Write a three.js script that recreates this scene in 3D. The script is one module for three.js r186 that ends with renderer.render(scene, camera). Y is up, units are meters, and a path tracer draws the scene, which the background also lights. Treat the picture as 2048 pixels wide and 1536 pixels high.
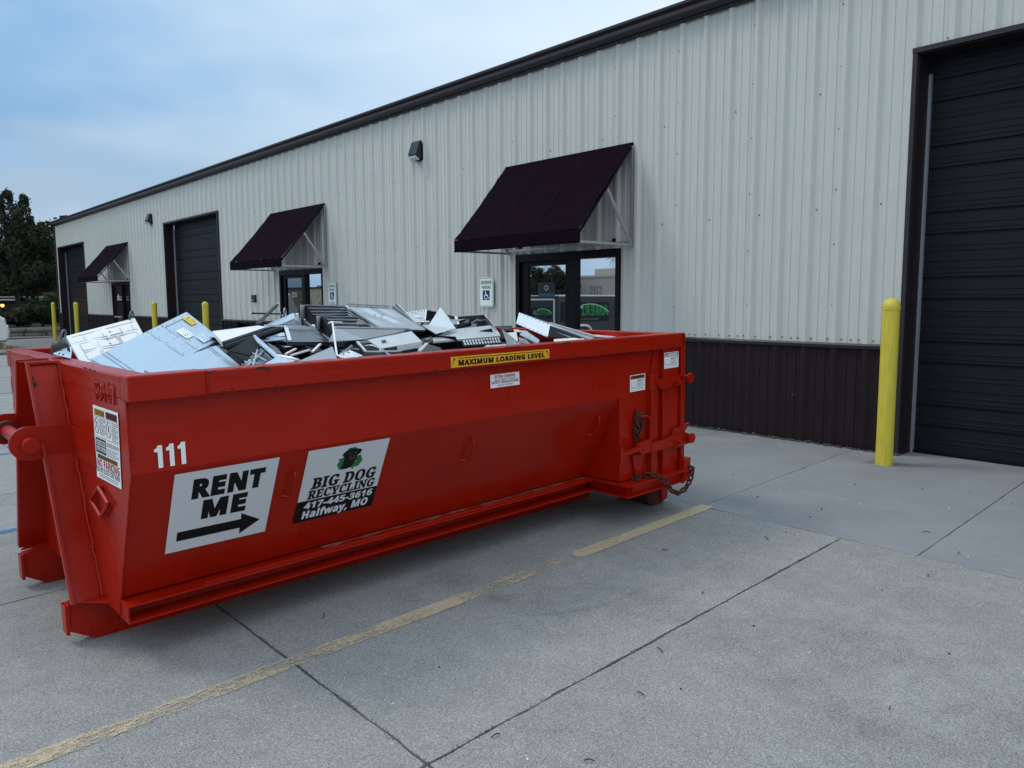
import * as THREE from 'three';
import { RoundedBoxGeometry } from 'three/addons/geometries/RoundedBoxGeometry.js';
import { createNoise2D, createNoise3D } from 'simplex-noise';

// ---------------------------------------------------------------- camera, sky, sun, exposure
const scene = new THREE.Scene();
const camera = new THREE.PerspectiveCamera(52.837, 4 / 3, 0.05, 900);
camera.position.set(0, 1.419, 7.283);
camera.rotation.order = 'YXZ';
camera.rotation.set(-0.10769, 0.8413, -0.00421);
scene.add(camera);
const renderer = new THREE.WebGLRenderer({ antialias: true });
renderer.setSize(1024, 768);
renderer.toneMapping = THREE.LinearToneMapping;
renderer.toneMappingExposure = 1.14;
renderer.shadowMap.enabled = true;

let rs = 12345;
const rnd = (a = 0, b = 1) => { rs = (rs + 0x6d2b79f5) | 0; let t = Math.imul(rs ^ (rs >>> 15), 1 | rs); t = (t + Math.imul(t ^ (t >>> 7), 61 | t)) ^ t; return a + (b - a) * (((t ^ (t >>> 14)) >>> 0) / 4294967296); };
const n2 = createNoise2D(() => rnd()), n3 = createNoise3D(() => rnd());
const fbm = (x, y, o = 4) => { let s = 0, a = 0.5; for (let i = 0; i < o; i++) { s += a * n2(x, y); x = x * 2.03 + 7.1; y = y * 2.03 - 3.7; a *= 0.5; } return s; };
const fbm3 = (x, y, z, o = 4) => { let s = 0, a = 0.5; for (let i = 0; i < o; i++) { s += a * n3(x, y, z); x *= 2.05; y *= 2.05; z *= 2.05; a *= 0.5; } return s; };
const sm = (a, b, x) => { const t = Math.min(1, Math.max(0, (x - a) / (b - a))); return t * t * (3 - 2 * t); };
const mix = (a, b, t) => a + (b - a) * t;

{ // overcast sky: thin pale cloud, bluer and darker towards the west end of the building
  const W = 1024, H = 512, d = new Float32Array(W * H * 4);
  for (let j = 0; j < H; j++) for (let i = 0; i < W; i++) {
    const phi = ((i + 0.5) / W - 0.5) * 2 * Math.PI, el = ((j + 0.5) / H - 0.5) * Math.PI;
    const ce = Math.cos(el), x = Math.cos(phi) * ce, z = Math.sin(phi) * ce, y = Math.sin(el);
    let az = Math.atan2(x * 0.6665 - z * 0.7455, -x * 0.7455 - z * 0.6665);          // 0 along the lane the building runs down
    let da = az + 0.95; da = Math.atan2(Math.sin(da), Math.cos(da));
    const blue = Math.exp(-((da / 0.86) ** 2)) * (1 - 0.45 * sm(0.5, 1.4, el));
    const k = 1 / (Math.max(y, 0) + 0.22);
    const cl = fbm3(x * k * 0.9 + 3, y * 2.2, z * k * 0.9, 5), cl2 = fbm3(x * 2.4 - 5, y * 9, z * 2.4, 4);
    let t = 0.92 - 0.92 * blue + 0.34 * cl * (0.35 + blue) + 0.30 * cl2 * blue;
    t += 0.16 * (1 - sm(0.02, 0.2, Math.abs(el - 0.06))) * blue;
    t = Math.min(1, Math.max(0, t));
    const band = 1 - 0.30 * blue * sm(0.26, 0.12, el) * sm(0.02, 0.1, el) * (0.8 + 0.7 * cl2);
    const g = (0.94 + 0.42 * sm(0.2, 1.3, el)) * (el < 0 ? 0.75 : 1) * band;
    const o = (j * W + i) * 4;
    d[o] = mix(0.27, 0.80, t) * g; d[o + 1] = mix(0.475, 0.92, t) * g; d[o + 2] = mix(0.735, 1.0, t) * g; d[o + 3] = 1;
  }
  const sky = new THREE.DataTexture(d, W, H, THREE.RGBAFormat, THREE.FloatType);
  sky.mapping = THREE.EquirectangularReflectionMapping; sky.magFilter = THREE.LinearFilter; sky.wrapS = THREE.RepeatWrapping; sky.needsUpdate = true;
  scene.background = sky; scene.environment = sky;
}
const sun = new THREE.DirectionalLight(0xfff2e0, 1.15);
sun.position.set(-24, 27, 15); sun.target.position.set(-6, 0, 2);
sun.castShadow = true; sun.shadow.radius = 34; sun.shadow.mapSize.set(2048, 2048);
Object.assign(sun.shadow.camera, { left: -45, right: 25, top: 30, bottom: -30, near: 1, far: 120 });
scene.add(sun, sun.target);

// ---------------------------------------------------------------- helpers
const V = (x, y, z) => new THREE.Vector3(x, y, z);
const used = new Map();
const numbered = (n) => { const k = used.get(n) ?? 0; used.set(n, k + 1); return k ? n + '_' + String(k).padStart(3, '0') : n; };
function fin(o) { o.traverse((m) => { if (m.isMesh) { m.castShadow = true; m.receiveShadow = true; } }); }
function thing(name, label, category, pos = [0, 0, 0], turn = 0, group) {
  const o = new THREE.Group(); o.name = numbered(name); o.position.set(...pos); o.rotation.y = turn;
  o.userData = { label, category }; if (group) o.userData.group = group;
  scene.add(o); return o;
}
function tag(o, label, category, group) { o.userData = { ...o.userData, label, category }; if (group) o.userData.group = group; return o; }
class MB {
  constructor() { this.p = []; this.n = []; this.u = []; }
  tri(a, b, c, uv) {
    const e = b.clone().sub(a).cross(c.clone().sub(a)); if (e.lengthSq() < 1e-16) return this; e.normalize();
    const ax = Math.abs(e.x), ay = Math.abs(e.y), az = Math.abs(e.z);
    [a, b, c].forEach((q, i) => {
      this.p.push(q.x, q.y, q.z); this.n.push(e.x, e.y, e.z);
      if (uv) this.u.push(uv[i][0], uv[i][1]);
      else if (ay >= ax && ay >= az) this.u.push(q.x, q.z); else if (ax >= az) this.u.push(q.z, q.y); else this.u.push(q.x, q.y);
    });
    return this;
  }
  quad(a, b, c, d) { return this.tri(a, b, c).tri(a, c, d); }
  quadUV(a, b, c, d) { return this.tri(a, b, c, [[0, 0], [1, 0], [1, 1]]).tri(a, c, d, [[0, 0], [1, 1], [0, 1]]); }
  poly(pts) { for (let i = 1; i + 1 < pts.length; i++) this.tri(pts[0], pts[i], pts[i + 1]); return this; }
  shape(pts2, to) { // concave outline
    const f = THREE.ShapeUtils.triangulateShape(pts2.map((q) => new THREE.Vector2(q[0], q[1])), []);
    for (const t of f) this.tri(...t.map((i) => to(pts2[i][0], pts2[i][1]))); return this;
  }
  box(x0, x1, y0, y1, z0, z1) { return this.prism([V(x0, y0, z0), V(x1, y0, z0), V(x1, y1, z0), V(x0, y1, z0)], V(0, 0, z1 - z0)); }
  prism(pts, vec) {
    const nrm = new THREE.Vector3(); for (let i = 1; i + 1 < pts.length; i++) nrm.add(pts[i].clone().sub(pts[0]).cross(pts[i + 1].clone().sub(pts[0])));
    let a = nrm.dot(vec) > 0 ? pts.slice().reverse() : pts.slice();
    const b = a.map((q) => q.clone().add(vec)), n = a.length;
    if (n <= 4) { this.poly(a); this.poly(b.slice().reverse()); } else {
      const N = nrm.clone().normalize(), ex = a[1].clone().sub(a[0]).normalize(), ey = N.clone().cross(ex);
      const f = THREE.ShapeUtils.triangulateShape(a.map((q) => new THREE.Vector2(q.clone().sub(a[0]).dot(ex), q.clone().sub(a[0]).dot(ey))), []);
      for (const t of f) { this.tri(a[t[0]], a[t[1]], a[t[2]]); this.tri(b[t[0]], b[t[2]], b[t[1]]); }
    }
    for (let i = 0; i < n; i++) { const j = (i + 1) % n; this.quad(a[j], a[i], b[i], b[j]); }
    return this;
  }
  bar(a, b, w, h = w, up = V(0, 1, 0)) {
    const d = b.clone().sub(a), dn = d.clone().normalize(); let s = dn.clone().cross(up); if (s.lengthSq() < 1e-6) s = dn.clone().cross(V(1, 0, 0)); s.normalize();
    const t = s.clone().cross(dn).normalize(); s.multiplyScalar(w / 2); t.multiplyScalar(h / 2);
    return this.prism([a.clone().add(s).add(t), a.clone().sub(s).add(t), a.clone().sub(s).sub(t), a.clone().add(s).sub(t)], d);
  }
  strip(prof, to0, to1) { for (let i = 0; i + 1 < prof.length; i++) this.quad(to0(prof[i]), to1(prof[i]), to1(prof[i + 1]), to0(prof[i + 1])); return this; }
  add(g, pos, rot, scale) {
    let q = g.index ? g.toNonIndexed() : g.clone();
    const m = new THREE.Matrix4().compose(pos ?? V(0, 0, 0), new THREE.Quaternion().setFromEuler(rot ?? new THREE.Euler()), scale ?? V(1, 1, 1)); q.applyMatrix4(m);
    for (const v of q.attributes.position.array) this.p.push(v); for (const v of q.attributes.normal.array) this.n.push(v);
    const uv = q.attributes.uv; for (let i = 0; i < q.attributes.position.count; i++) this.u.push(uv ? uv.getX(i) : 0, uv ? uv.getY(i) : 0);
    return this;
  }
  cyl(a, b, r, seg = 14, r2 = r, open = false) {
    const d = b.clone().sub(a), g = new THREE.CylinderGeometry(r2, r, d.length(), seg, 1, open);
    const q = new THREE.Quaternion().setFromUnitVectors(V(0, 1, 0), d.clone().normalize());
    return this.add(g, a.clone().addScaledVector(d, 0.5), new THREE.Euler().setFromQuaternion(q));
  }
  tube(pts, r, seg = 8, smooth = true, n) {
    const c = smooth ? new THREE.CatmullRomCurve3(pts) : (() => { const k = new THREE.CurvePath(); for (let i = 0; i + 1 < pts.length; i++) k.add(new THREE.LineCurve3(pts[i], pts[i + 1])); return k; })();
    return this.add(new THREE.TubeGeometry(c, n ?? pts.length * 8, r, seg, false));
  }
  geo() {
    const g = new THREE.BufferGeometry();
    g.setAttribute('position', new THREE.Float32BufferAttribute(this.p, 3)); g.setAttribute('normal', new THREE.Float32BufferAttribute(this.n, 3)); g.setAttribute('uv', new THREE.Float32BufferAttribute(this.u, 2));
    return g;
  }
  patch(f, nu, nv) { // smooth-shaded surface f(a, b), a and b from 0 to 1
    const g = new THREE.PlaneGeometry(1, 1, nu, nv), p = g.attributes.position, uv = g.attributes.uv;
    for (let i = 0; i < p.count; i++) { const q = f(uv.getX(i), uv.getY(i)); p.setXYZ(i, q.x, q.y, q.z); }
    g.computeVertexNormals(); const n = g.attributes.normal; let ax = 0, ay = 0, az = 0; for (let i = 0; i < n.count; i++) { ax += Math.abs(n.getX(i)); ay += Math.abs(n.getY(i)); az += Math.abs(n.getZ(i)); }
    for (let i = 0; i < p.count; i++) { const x = p.getX(i), y = p.getY(i), z = p.getZ(i); if (ay >= ax && ay >= az) uv.setXY(i, x, z); else if (ax >= az) uv.setXY(i, z, y); else uv.setXY(i, x, y); }
    return this.add(g);
  }
  build(name, mat, parent = scene) { const m = new THREE.Mesh(this.geo(), mat); m.name = parent === scene ? numbered(name) : name; parent.add(m); return m; }
}
const stuff = (m) => { m.userData.kind = 'stuff'; return m; };
const struct = (m) => { m.userData.kind = 'structure'; return m; };

// ---------------------------------------------------------------- textures and materials
function dataTex(S, fn, srgb = true, rx = 1, ry = 1) {
  const d = new Uint8Array(S * S * 4);
  for (let j = 0; j < S; j++) for (let i = 0; i < S; i++) { const c = fn(i / S, j / S, i, j), o = (j * S + i) * 4; d[o] = Math.max(0, Math.min(255, c[0])); d[o + 1] = Math.max(0, Math.min(255, c[1])); d[o + 2] = Math.max(0, Math.min(255, c[2])); d[o + 3] = c[3] ?? 255; }
  const t = new THREE.DataTexture(d, S, S, THREE.RGBAFormat); t.wrapS = t.wrapT = THREE.RepeatWrapping; t.magFilter = THREE.LinearFilter; t.minFilter = THREE.LinearMipmapLinearFilter; t.generateMipmaps = true;
  if (srgb) t.colorSpace = THREE.SRGBColorSpace; t.repeat.set(rx, ry); t.needsUpdate = true; return t;
}
// seamless noise on a torus-like blend
const tile = (f, u, v) => { const a = sm(0, 1, u), b = sm(0, 1, v); return mix(mix(f(u, v), f(u - 1, v), a), mix(f(u, v - 1), f(u - 1, v - 1), a), b); };
const std = (o) => new THREE.MeshPhysicalMaterial(o);
const rgb = (r, g, b) => new THREE.Color().setRGB(r, g, b);

const concreteTex = dataTex(1024, (u, v) => {
  const big = tile((a, b) => fbm(a * 3 + 11, b * 3 + 4, 3), u, v), mid = tile((a, b) => fbm(a * 14, b * 14, 3), u, v);
  const sp = (rnd() + rnd() + rnd() - 1.5) * 44 + (rnd() > 0.985 ? rnd(-60, 60) : 0);
  const s = 147 + 13 * big + 9 * mid + sp; return [s * 0.995, s, s * 1.0];
}, true, 1 / 2.6, 1 / 2.6);
const concreteBump = dataTex(512, (u, v) => { const s = 128 + (rnd() - 0.5) * 120 + 20 * fbm(u * 20, v * 20, 2); return [s, s, s]; }, false, 1 / 1.1, 1 / 1.1);
const walkTex = dataTex(1024, (u, v) => {
  const big = tile((a, b) => fbm(a * 3 + 1, b * 3 + 8, 4), u, v), br = tile((a, b) => fbm(a * 5, b * 60, 3), u, v), sc = tile((a, b) => fbm(a * 9 + 31, b * 30, 4), u, v);
  const s = 139 + 11 * big + 5 * br + (sc > 0.42 ? 26 * sm(0.42, 0.6, sc) : 0) + (rnd() + rnd() - 1) * 16; return [s * 0.985, s, s * 1.015];
}, true, 1 / 2.6, 1 / 2.6);
const M = {
  slab: std({ color: rgb(0.86, 0.87, 0.875), map: concreteTex, roughness: 0.93, bumpMap: concreteBump, bumpScale: 0.0016, specularIntensity: 0.4 }),
  slab2: std({ color: rgb(0.835, 0.84, 0.84), map: concreteTex, roughness: 0.93, bumpMap: concreteBump, bumpScale: 0.0016, specularIntensity: 0.4 }),
  walk: std({ color: rgb(0.90, 0.92, 0.94), map: walkTex, roughness: 0.88, bumpMap: concreteBump, bumpScale: 0.0006, specularIntensity: 0.5 }),
  asphalt: std({ color: rgb(0.55, 0.56, 0.57), map: concreteTex, roughness: 0.95 }),
  soil: std({ color: rgb(0.03, 0.028, 0.025), roughness: 1 }),
  curb: std({ color: rgb(0.5, 0.5, 0.49), map: concreteTex, roughness: 0.95 }),
  panel: std({ color: rgb(1, 1, 1), map: dataTex(512, (u, v) => { const s = 199 + 2.5 * tile((a, b) => fbm(a * 60, b * 6, 2), u, v) + 4 * tile((a, b) => fbm(a * 4, b * 4, 3), u, v) + (rnd() - 0.5) * 14; return [s * 0.97, s * 0.983, s * 0.965]; }, true, 0.7, 0.37), roughness: 0.42, specularIntensity: 0.6 }),
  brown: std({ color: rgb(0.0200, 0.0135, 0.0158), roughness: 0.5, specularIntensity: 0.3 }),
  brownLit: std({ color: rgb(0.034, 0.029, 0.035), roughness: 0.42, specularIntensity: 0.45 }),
  black: std({ color: rgb(0.006, 0.006, 0.0075), roughness: 0.4, specularIntensity: 0.3 }),
  doorSkin: std({ color: rgb(0.0110, 0.0140, 0.0180), roughness: 0.45, specularIntensity: 0.26 }),
  track: std({ color: rgb(0.30, 0.33, 0.38), roughness: 0.45, metalness: 0.3 }),
  dark: std({ color: rgb(0.01, 0.01, 0.011), roughness: 0.9 }),
  steel: std({ color: rgb(0.42, 0.42, 0.42), roughness: 0.4, metalness: 0.55 }),
  fabric: std({ color: rgb(0.0088, 0.0042, 0.0090), roughness: 0.95, specularIntensity: 0.05 }),
  seam: std({ color: rgb(0.0108, 0.0058, 0.0108), roughness: 0.9, specularIntensity: 0.2 }),
  yellow: std({ color: rgb(1, 1, 1), map: dataTex(256, (u, v) => { const f = tile((a, b) => fbm(a * 6, b * 6, 4), u, v), s = 1 + 0.10 * f + (rnd() - 0.5) * 0.05; return [203 * s, 186 * s, 62 * s]; }, true, 2, 0.8), roughness: 0.55 }),
  white: std({ color: rgb(0.74, 0.75, 0.75), roughness: 0.45 }),
  glassDoor: std({ color: rgb(0.66, 0.70, 0.73), metalness: 1, roughness: 0.015 }),
  glassDim: std({ color: rgb(0.16, 0.17, 0.19), metalness: 1, roughness: 0.03 }),
  lens: std({ color: rgb(0.62, 0.65, 0.66), roughness: 0.25, transmission: 0.25, thickness: 0 }),
  rust: std({ color: rgb(1, 1, 1), map: dataTex(256, (u, v) => { const f = fbm(u * 12, v * 12, 4) + (rnd() - 0.5) * 0.5; return [70 + 50 * f, 38 + 26 * f, 26 + 16 * f]; }, true, 6, 6), roughness: 0.85, metalness: 0.15 }),
  chip: std({ color: rgb(0.025, 0.014, 0.011), roughness: 0.8 }),
  brick: std({ color: rgb(1, 1, 1), map: dataTex(256, (u, v) => { const r = Math.floor(v * 16), x = (u * 8 + (r % 2) * 0.5) % 1, y = (v * 16) % 1; const m = x < 0.06 || y < 0.12; const s = 1 + 0.2 * n2(Math.floor(u * 8 + (r % 2) * 0.5) * 3.1, r * 1.7); return m ? [88, 80, 78] : [92 * s, 62 * s, 62 * s]; }, true, 0.55, 0.8), roughness: 0.9 }),
  stone: std({ color: rgb(1, 1, 1), map: dataTex(256, (u, v) => { const r = Math.floor(v * 8), x = (u * 4 + (r % 2) * 0.5) % 1, y = (v * 8) % 1; const m = x < 0.05 || y < 0.08; const s = 1 + 0.16 * n2(Math.floor(u * 4 + (r % 2) * 0.5) * 3.1, r * 1.7); return m ? [110, 102, 92] : [172 * s, 156 * s, 134 * s]; }, true, 0.5, 0.5), roughness: 0.9 }),
  stucco: std({ color: rgb(0.46, 0.42, 0.37), roughness: 0.9 }),
  rock: std({ color: rgb(0.55, 0.54, 0.50), map: concreteTex, roughness: 0.95 }),
  bark: std({ color: rgb(0.035, 0.028, 0.024), roughness: 1 }),
};
const scratch = new Float32Array(1024 * 1024), dusty = new Float32Array(1024 * 1024);
for (let k = 0; k < 150; k++) { let x = rnd(0, 1024), y = rnd(0, 1024), a = rnd() < 0.7 ? rnd(-0.35, 0.35) : rnd(1.2, 1.9), L = rnd(10, 160) * (rnd() < 0.2 ? 2 : 1), w = rnd(0.15, 0.8) * (rnd() < 0.12 ? 2 : 1); const cv = rnd(-0.004, 0.004); for (let t = 0; t < L; t++) { x += Math.cos(a); y += Math.sin(a); a += cv; const o = (((y | 0) + 2048) % 1024) * 1024 + (((x | 0) + 2048) % 1024); scratch[o] = Math.max(scratch[o], w * (0.35 + 0.65 * rnd()) * Math.sin(Math.PI * t / L)); } }
const redTex = dataTex(1024, (u, v, i, j) => {
  const f = tile((a, b) => fbm(a * 2.2 + 5, b * 2.2, 4), u, v), g = tile((a, b) => fbm(a * 3, b * 14, 3), u, v), h = tile((a, b) => fbm(a * 50, b * 50, 2), u, v), run = tile((a, b) => fbm(a * 22, b * 1.6, 3), u, v);
  const dust = sm(0.10, 0.55, f + 0.4 * g) * 0.7 + sm(0.25, 0.6, run) * 0.35, q = scratch[j * 1024 + i], rustSpot = h > 0.40 && f < -0.08 ? 1 : 0;
  const s = 1 + 0.07 * f + 0.06 * h;
  let c = [mix(155 * s, 154, dust * 0.3), mix(24 * s, 40, dust * 0.3), mix(5 * s, 20, dust * 0.3)];
  if (rustSpot) c = [95, 30, 16]; return [mix(c[0], 178, q * 0.7), mix(c[1], 92, q * 0.7), mix(c[2], 74, q * 0.7)];
}, true, 0.5, 0.5);
const redRough = dataTex(512, (u, v) => { const f = tile((a, b) => fbm(a * 3, b * 3, 4), u, v), g = tile((a, b) => fbm(a * 24, b * 24, 3), u, v); const s = 84 + 70 * f + 34 * g; return [s, s, s]; }, false, 0.6, 0.6);
M.rustRed = std({ color: rgb(1.3, 0.75, 0.7), map: M.rust.map, roughness: 0.85 });
M.darkBrick = std({ color: rgb(0.5, 0.46, 0.5), map: M.brick.map, roughness: 0.95 });
M.red = std({ color: rgb(1, 1, 1), map: redTex, roughness: 1, roughnessMap: redRough, bumpMap: redRough, bumpScale: 0.0005, specularIntensity: 0.35, clearcoat: 0.14, clearcoatRoughness: 0.2 });
M.redDirty = std({ color: rgb(0.8, 0.85, 0.95), map: redTex, roughness: 0.62, specularIntensity: 0.5 });
const galvTex = dataTex(512, (u, v) => { const f = tile((a, b) => fbm(a * 7, b * 7, 4), u, v), h = (rnd() - 0.5) * 10, st = tile((a, b) => fbm(a * 3, b * 60, 2), u, v); const s = 232 + 5 * f + h * 0.4 + 3 * st; return [s, s, s]; }, true, 2.5, 2.5);
const galvRough = dataTex(512, (u, v) => { const f = tile((a, b) => fbm(a * 9, b * 9, 4), u, v); const s = 128 + 14 * f; return [s, s, s]; }, false, 2, 2);
const metal = (r, g, b, me, ro) => std({ color: rgb(r, g, b), map: galvTex, metalness: me, roughness: ro, roughnessMap: galvRough });
M.galv = metal(0.84, 0.90, 0.96, 0.38, 0.62); M.blueMetal = metal(0.55, 0.72, 0.88, 0.3, 0.75); M.whiteMetal = metal(0.92, 0.93, 0.93, 0.05, 0.9);
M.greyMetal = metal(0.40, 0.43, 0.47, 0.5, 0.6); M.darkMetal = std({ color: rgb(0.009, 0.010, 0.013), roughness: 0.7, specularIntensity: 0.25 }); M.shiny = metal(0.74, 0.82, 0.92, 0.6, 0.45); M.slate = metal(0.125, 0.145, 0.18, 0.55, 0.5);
M.railDust = std({ color: rgb(1, 1, 1), map: dataTex(256, (u, v) => { const f = tile((a, b) => fbm(a * 5, b * 5, 4), u, v), t = sm(-0.2, 0.4, f); return [mix(150, 146, t), mix(32, 92, t), mix(16, 84, t)]; }, true, 1.2, 1.2), roughness: 0.85 });
M.plastic = std({ color: rgb(0.02, 0.02, 0.023), roughness: 0.5 });

// ---- printed labels
function canvasTex(w, h, draw) { const c = document.createElement('canvas'); c.width = w; c.height = h; const x = c.getContext('2d'); draw(x, w, h); const t = new THREE.CanvasTexture(c); t.colorSpace = THREE.SRGBColorSpace; t.anisotropy = 8; return t; }
function txt(x, s, cx, cy, w, h, { font = 'sans-serif', bold = true, skew = 0, color = '#111', heavy = 0 } = {}) {
  x.save(); x.font = (bold ? 'bold ' : '') + '100px ' + font; x.textBaseline = 'alphabetic'; x.textAlign = 'left';
  const adv = [...s].map((c) => x.measureText(c).width + heavy * 0.45), W = adv.reduce((p, q) => p + q, 0) - heavy * 0.6; x.translate(cx - w / 2, cy + h / 2); x.transform(1, 0, skew, 1, 0, 0); x.scale(w / W, h / 72);
  x.fillStyle = x.strokeStyle = color; x.lineWidth = heavy; x.lineJoin = 'miter'; let p = heavy * 0.3;
  [...s].forEach((c, i) => { x.fillText(c, p, 0); if (heavy) x.strokeText(c, p, 0); p += adv[i]; }); x.restore();
}
const printMat = (t, rough = 0.45) => std({ map: t, roughness: rough, specularIntensity: 0.5 });
function rrect(x, a, b, w, h, r) { x.beginPath(); x.moveTo(a + r, b); x.arcTo(a + w, b, a + w, b + h, r); x.arcTo(a + w, b + h, a, b + h, r); x.arcTo(a, b + h, a, b, r); x.arcTo(a, b, a + w, b, r); x.closePath(); }
const lines = (x, a, b, w, n, step, th, col = '#444') => { x.fillStyle = col; for (let i = 0; i < n; i++) { let p = a; while (p < a + w * (i % 3 === 2 ? 0.7 : 0.96)) { const l = rnd(6, 22); x.fillRect(p, b + i * step, Math.min(l, a + w - p), th); p += l + 4; } } };
// ---------------------------------------------------------------- ground
const gy = (z) => (z < 0 ? 0 : -0.02 * Math.min(z, 14));
{
  const m = new MB();
  const zs = [-260, -0.4, 0, 14, 320], ys = [-0.06, -0.06, -0.06, -0.34, -0.34];
  for (let i = 0; i < 4; i++) m.quad(V(-420, ys[i], zs[i]), V(-420, ys[i + 1], zs[i + 1]), V(300, ys[i + 1], zs[i + 1]), V(300, ys[i], zs[i]));
  struct(m.build('ground', M.curb));
  const a = new MB(); // asphalt lane at the far end
  for (const [z0, z1] of [[0.05, 14], [14, 60]]) a.quad(V(-36.0, gy(z0) - 0.008, z0), V(-36.0, gy(z1) - 0.008, z1), V(-27.4, gy(z1) - 0.008, z1), V(-27.4, gy(z0) - 0.008, z0));
  struct(a.build('asphalt_road', M.asphalt));
  const lot = new MB(); lot.quad(V(-27.4, gy(14) - 0.004, 14), V(-27.4, gy(14) - 0.004, 60), V(9, gy(14) - 0.004, 60), V(9, gy(14) - 0.004, 14));
  struct(lot.build('parking_lot', M.slab2));
}
const pavement = new THREE.Group(); pavement.name = 'concrete_pavement'; struct(pavement); scene.add(pavement);
const skew = (x, z) => x + 0.036 * (z - 5.88);
function slab(x0, x1, z0, z1, gap, mat, name, rough) {
  const g = gap / 2, pts = [], J = () => rnd(-1, 1) * rough * (rnd() > 0.86 ? 2.6 : 1), st = 0.09;
  const near = z1 > 2 && x1 > -9;
  const edge = (ax, az, bx, bz) => { const n = near ? Math.max(2, Math.round(Math.hypot(bx - ax, bz - az) / st)) : 1; for (let i = 0; i < n; i++) { const t = i / n, j = i ? J() : 0, k = i ? J() : 0; pts.push([ax + (bx - ax) * t + j, az + (bz - az) * t + k]); } };
  const c = (x, z) => [skew(x, z), z];
  const [a, b, d, e] = [c(x0 + g, z0 + g), c(x1 - g, z0 + g), c(x1 - g, z1 - g), c(x0 + g, z1 - g)];
  edge(...a, ...b); edge(...b, ...d); edge(...d, ...e); edge(...e, ...a);
  const m = new MB(), ox = rnd(0, 9), oz = rnd(0, 9), cc = pts.length;
  const f = THREE.ShapeUtils.triangulateShape(pts.map((q) => new THREE.Vector2(q[0], q[1])), []);
  const P = (q, dy = 0) => V(q[0], gy(q[1]) + dy, q[1]);
  for (const t of f) { const q = t.map((i) => pts[i]); m.tri(P(q[0]), P(q[2]), P(q[1]), [q[0], q[2], q[1]].map((s) => [s[0] + ox, s[1] + oz])); }
  for (let i = 0; i < cc; i++) { const j = (i + 1) % cc; m.quad(P(pts[i]), P(pts[j]), P(pts[j], -0.03), P(pts[i], -0.03)); }
  return m.build(name, mat, pavement);
}
const rowsZ = [2.6625, 5.88, 9.1, 14];
for (let r = 0; r < 3; r++) for (let k = -3; k < 10; k++) slab(-2.0 - 2.66 * k, -2.0 - 2.66 * (k - 1), rowsZ[r], rowsZ[r + 1], 0.012, (k + r) % 3 ? M.slab : M.slab2, 'slab', 0.0034);
for (let k = -5; k < 19; k++) slab(-3.02 - 1.47 * (k - 1), -3.02 - 1.47 * (k - 2), 0.02, 2.667, 0.007, M.walk, 'sidewalk_slab', 0.0012);
{ // dark joint bed under the slabs
  const m = new MB(); m.quad(V(-27.4, -0.018, 0), V(-27.4, gy(14) - 0.018, 14), V(9, gy(14) - 0.018, 14), V(9, -0.018, 0)); m.build('joint_bed', M.soil, pavement);
}
// painted stall lines, worn
function stripe(x, z0, z1, w, col, wearF, name) {
  const L = z1 - z0, W = 96, H = 2048, c = document.createElement('canvas'); c.width = W; c.height = H; const g = c.getContext('2d'), im = g.createImageData(W, H);
  for (let j = 0; j < H; j++) for (let i = 0; i < W; i++) {
    const z = z0 + (1 - (j + 0.5) / H) * L, xx = (i / W - 0.5) * w, e = Math.min(i, W - 1 - i) / W, wear = wearF(z);
    const n = 0.4 * fbm(xx * 34 + x, z * 20, 4) + 0.75 * fbm(xx * 140, z * 110, 3) + 0.35 * fbm(xx * 10 + 9, z * 3, 2) + 0.25 * (rnd() - 0.5), on = 0.9 * sm(-0.16, 0.16, n + 0.2 - wear + Math.min(0, (e - 0.07 - 0.06 * fbm(7, z * 24, 3)) * 6));
    const s = 1 + 0.1 * n + (rnd() - 0.5) * 0.12, o = (j * W + i) * 4; im.data[o] = col[0] * s; im.data[o + 1] = col[1] * s; im.data[o + 2] = col[2] * s; im.data[o + 3] = on * 255;
  }
  g.putImageData(im, 0, 0); const t = new THREE.CanvasTexture(c); t.colorSpace = THREE.SRGBColorSpace;
  const at = document.createElement('canvas'); at.width = W; at.height = H; const ag = at.getContext('2d'), ai = ag.createImageData(W, H);
  for (let k = 0; k < W * H; k++) { const q = im.data[k * 4 + 3]; ai.data[k * 4] = ai.data[k * 4 + 1] = ai.data[k * 4 + 2] = q; ai.data[k * 4 + 3] = 255; if (!q) { im.data[k * 4 + 3] = 255; } else im.data[k * 4 + 3] = 255; }
  ag.putImageData(ai, 0, 0); g.putImageData(im, 0, 0); const a = new THREE.CanvasTexture(at);
  const m = new MB(), y = (z) => gy(z) + 0.004;
  m.quadUV(V(skew(x, z0) - w / 2, y(z0), z0), V(skew(x, z0) + w / 2, y(z0), z0), V(skew(x, z1) + w / 2, y(z1), z1), V(skew(x, z1) - w / 2, y(z1), z1));
  // v = 0 at z0; canvas row 0 is v = 1
  return struct(m.build(name, std({ map: t, alphaMap: a, transparent: true, roughness: 0.85 })));
}
const wz = (z) => 0.20 + 0.42 * fbm(z * 1.7 + 5, 4, 3) - 0.5 * Math.max(sm(4.15, 4.0, z) * sm(2.4, 2.7, z), sm(4.93, 5.0, z) * sm(5.75, 5.1, z)) + 0.10 * (sm(4.1, 4.3, z) * sm(4.95, 4.8, z)) + (Math.abs(z - 4.11) < 0.04 ? 0.8 : 0);
stripe(-2.985, 2.63, 9.0, 0.108, [182, 167, 142], wz, 'yellow_line');
[[-6.13, 0.1], [-9.26, 0.1], [-11.95, 0.06], [-12.36, 0.08], [-15.3, 0.1], [-18.45, 0.1], [-21.5, 0.1]].forEach(([x, w], i) => stripe(x, 2.7, 8.2, w, [58, 118, 168], () => 0.02, 'blue_line'));

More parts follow.
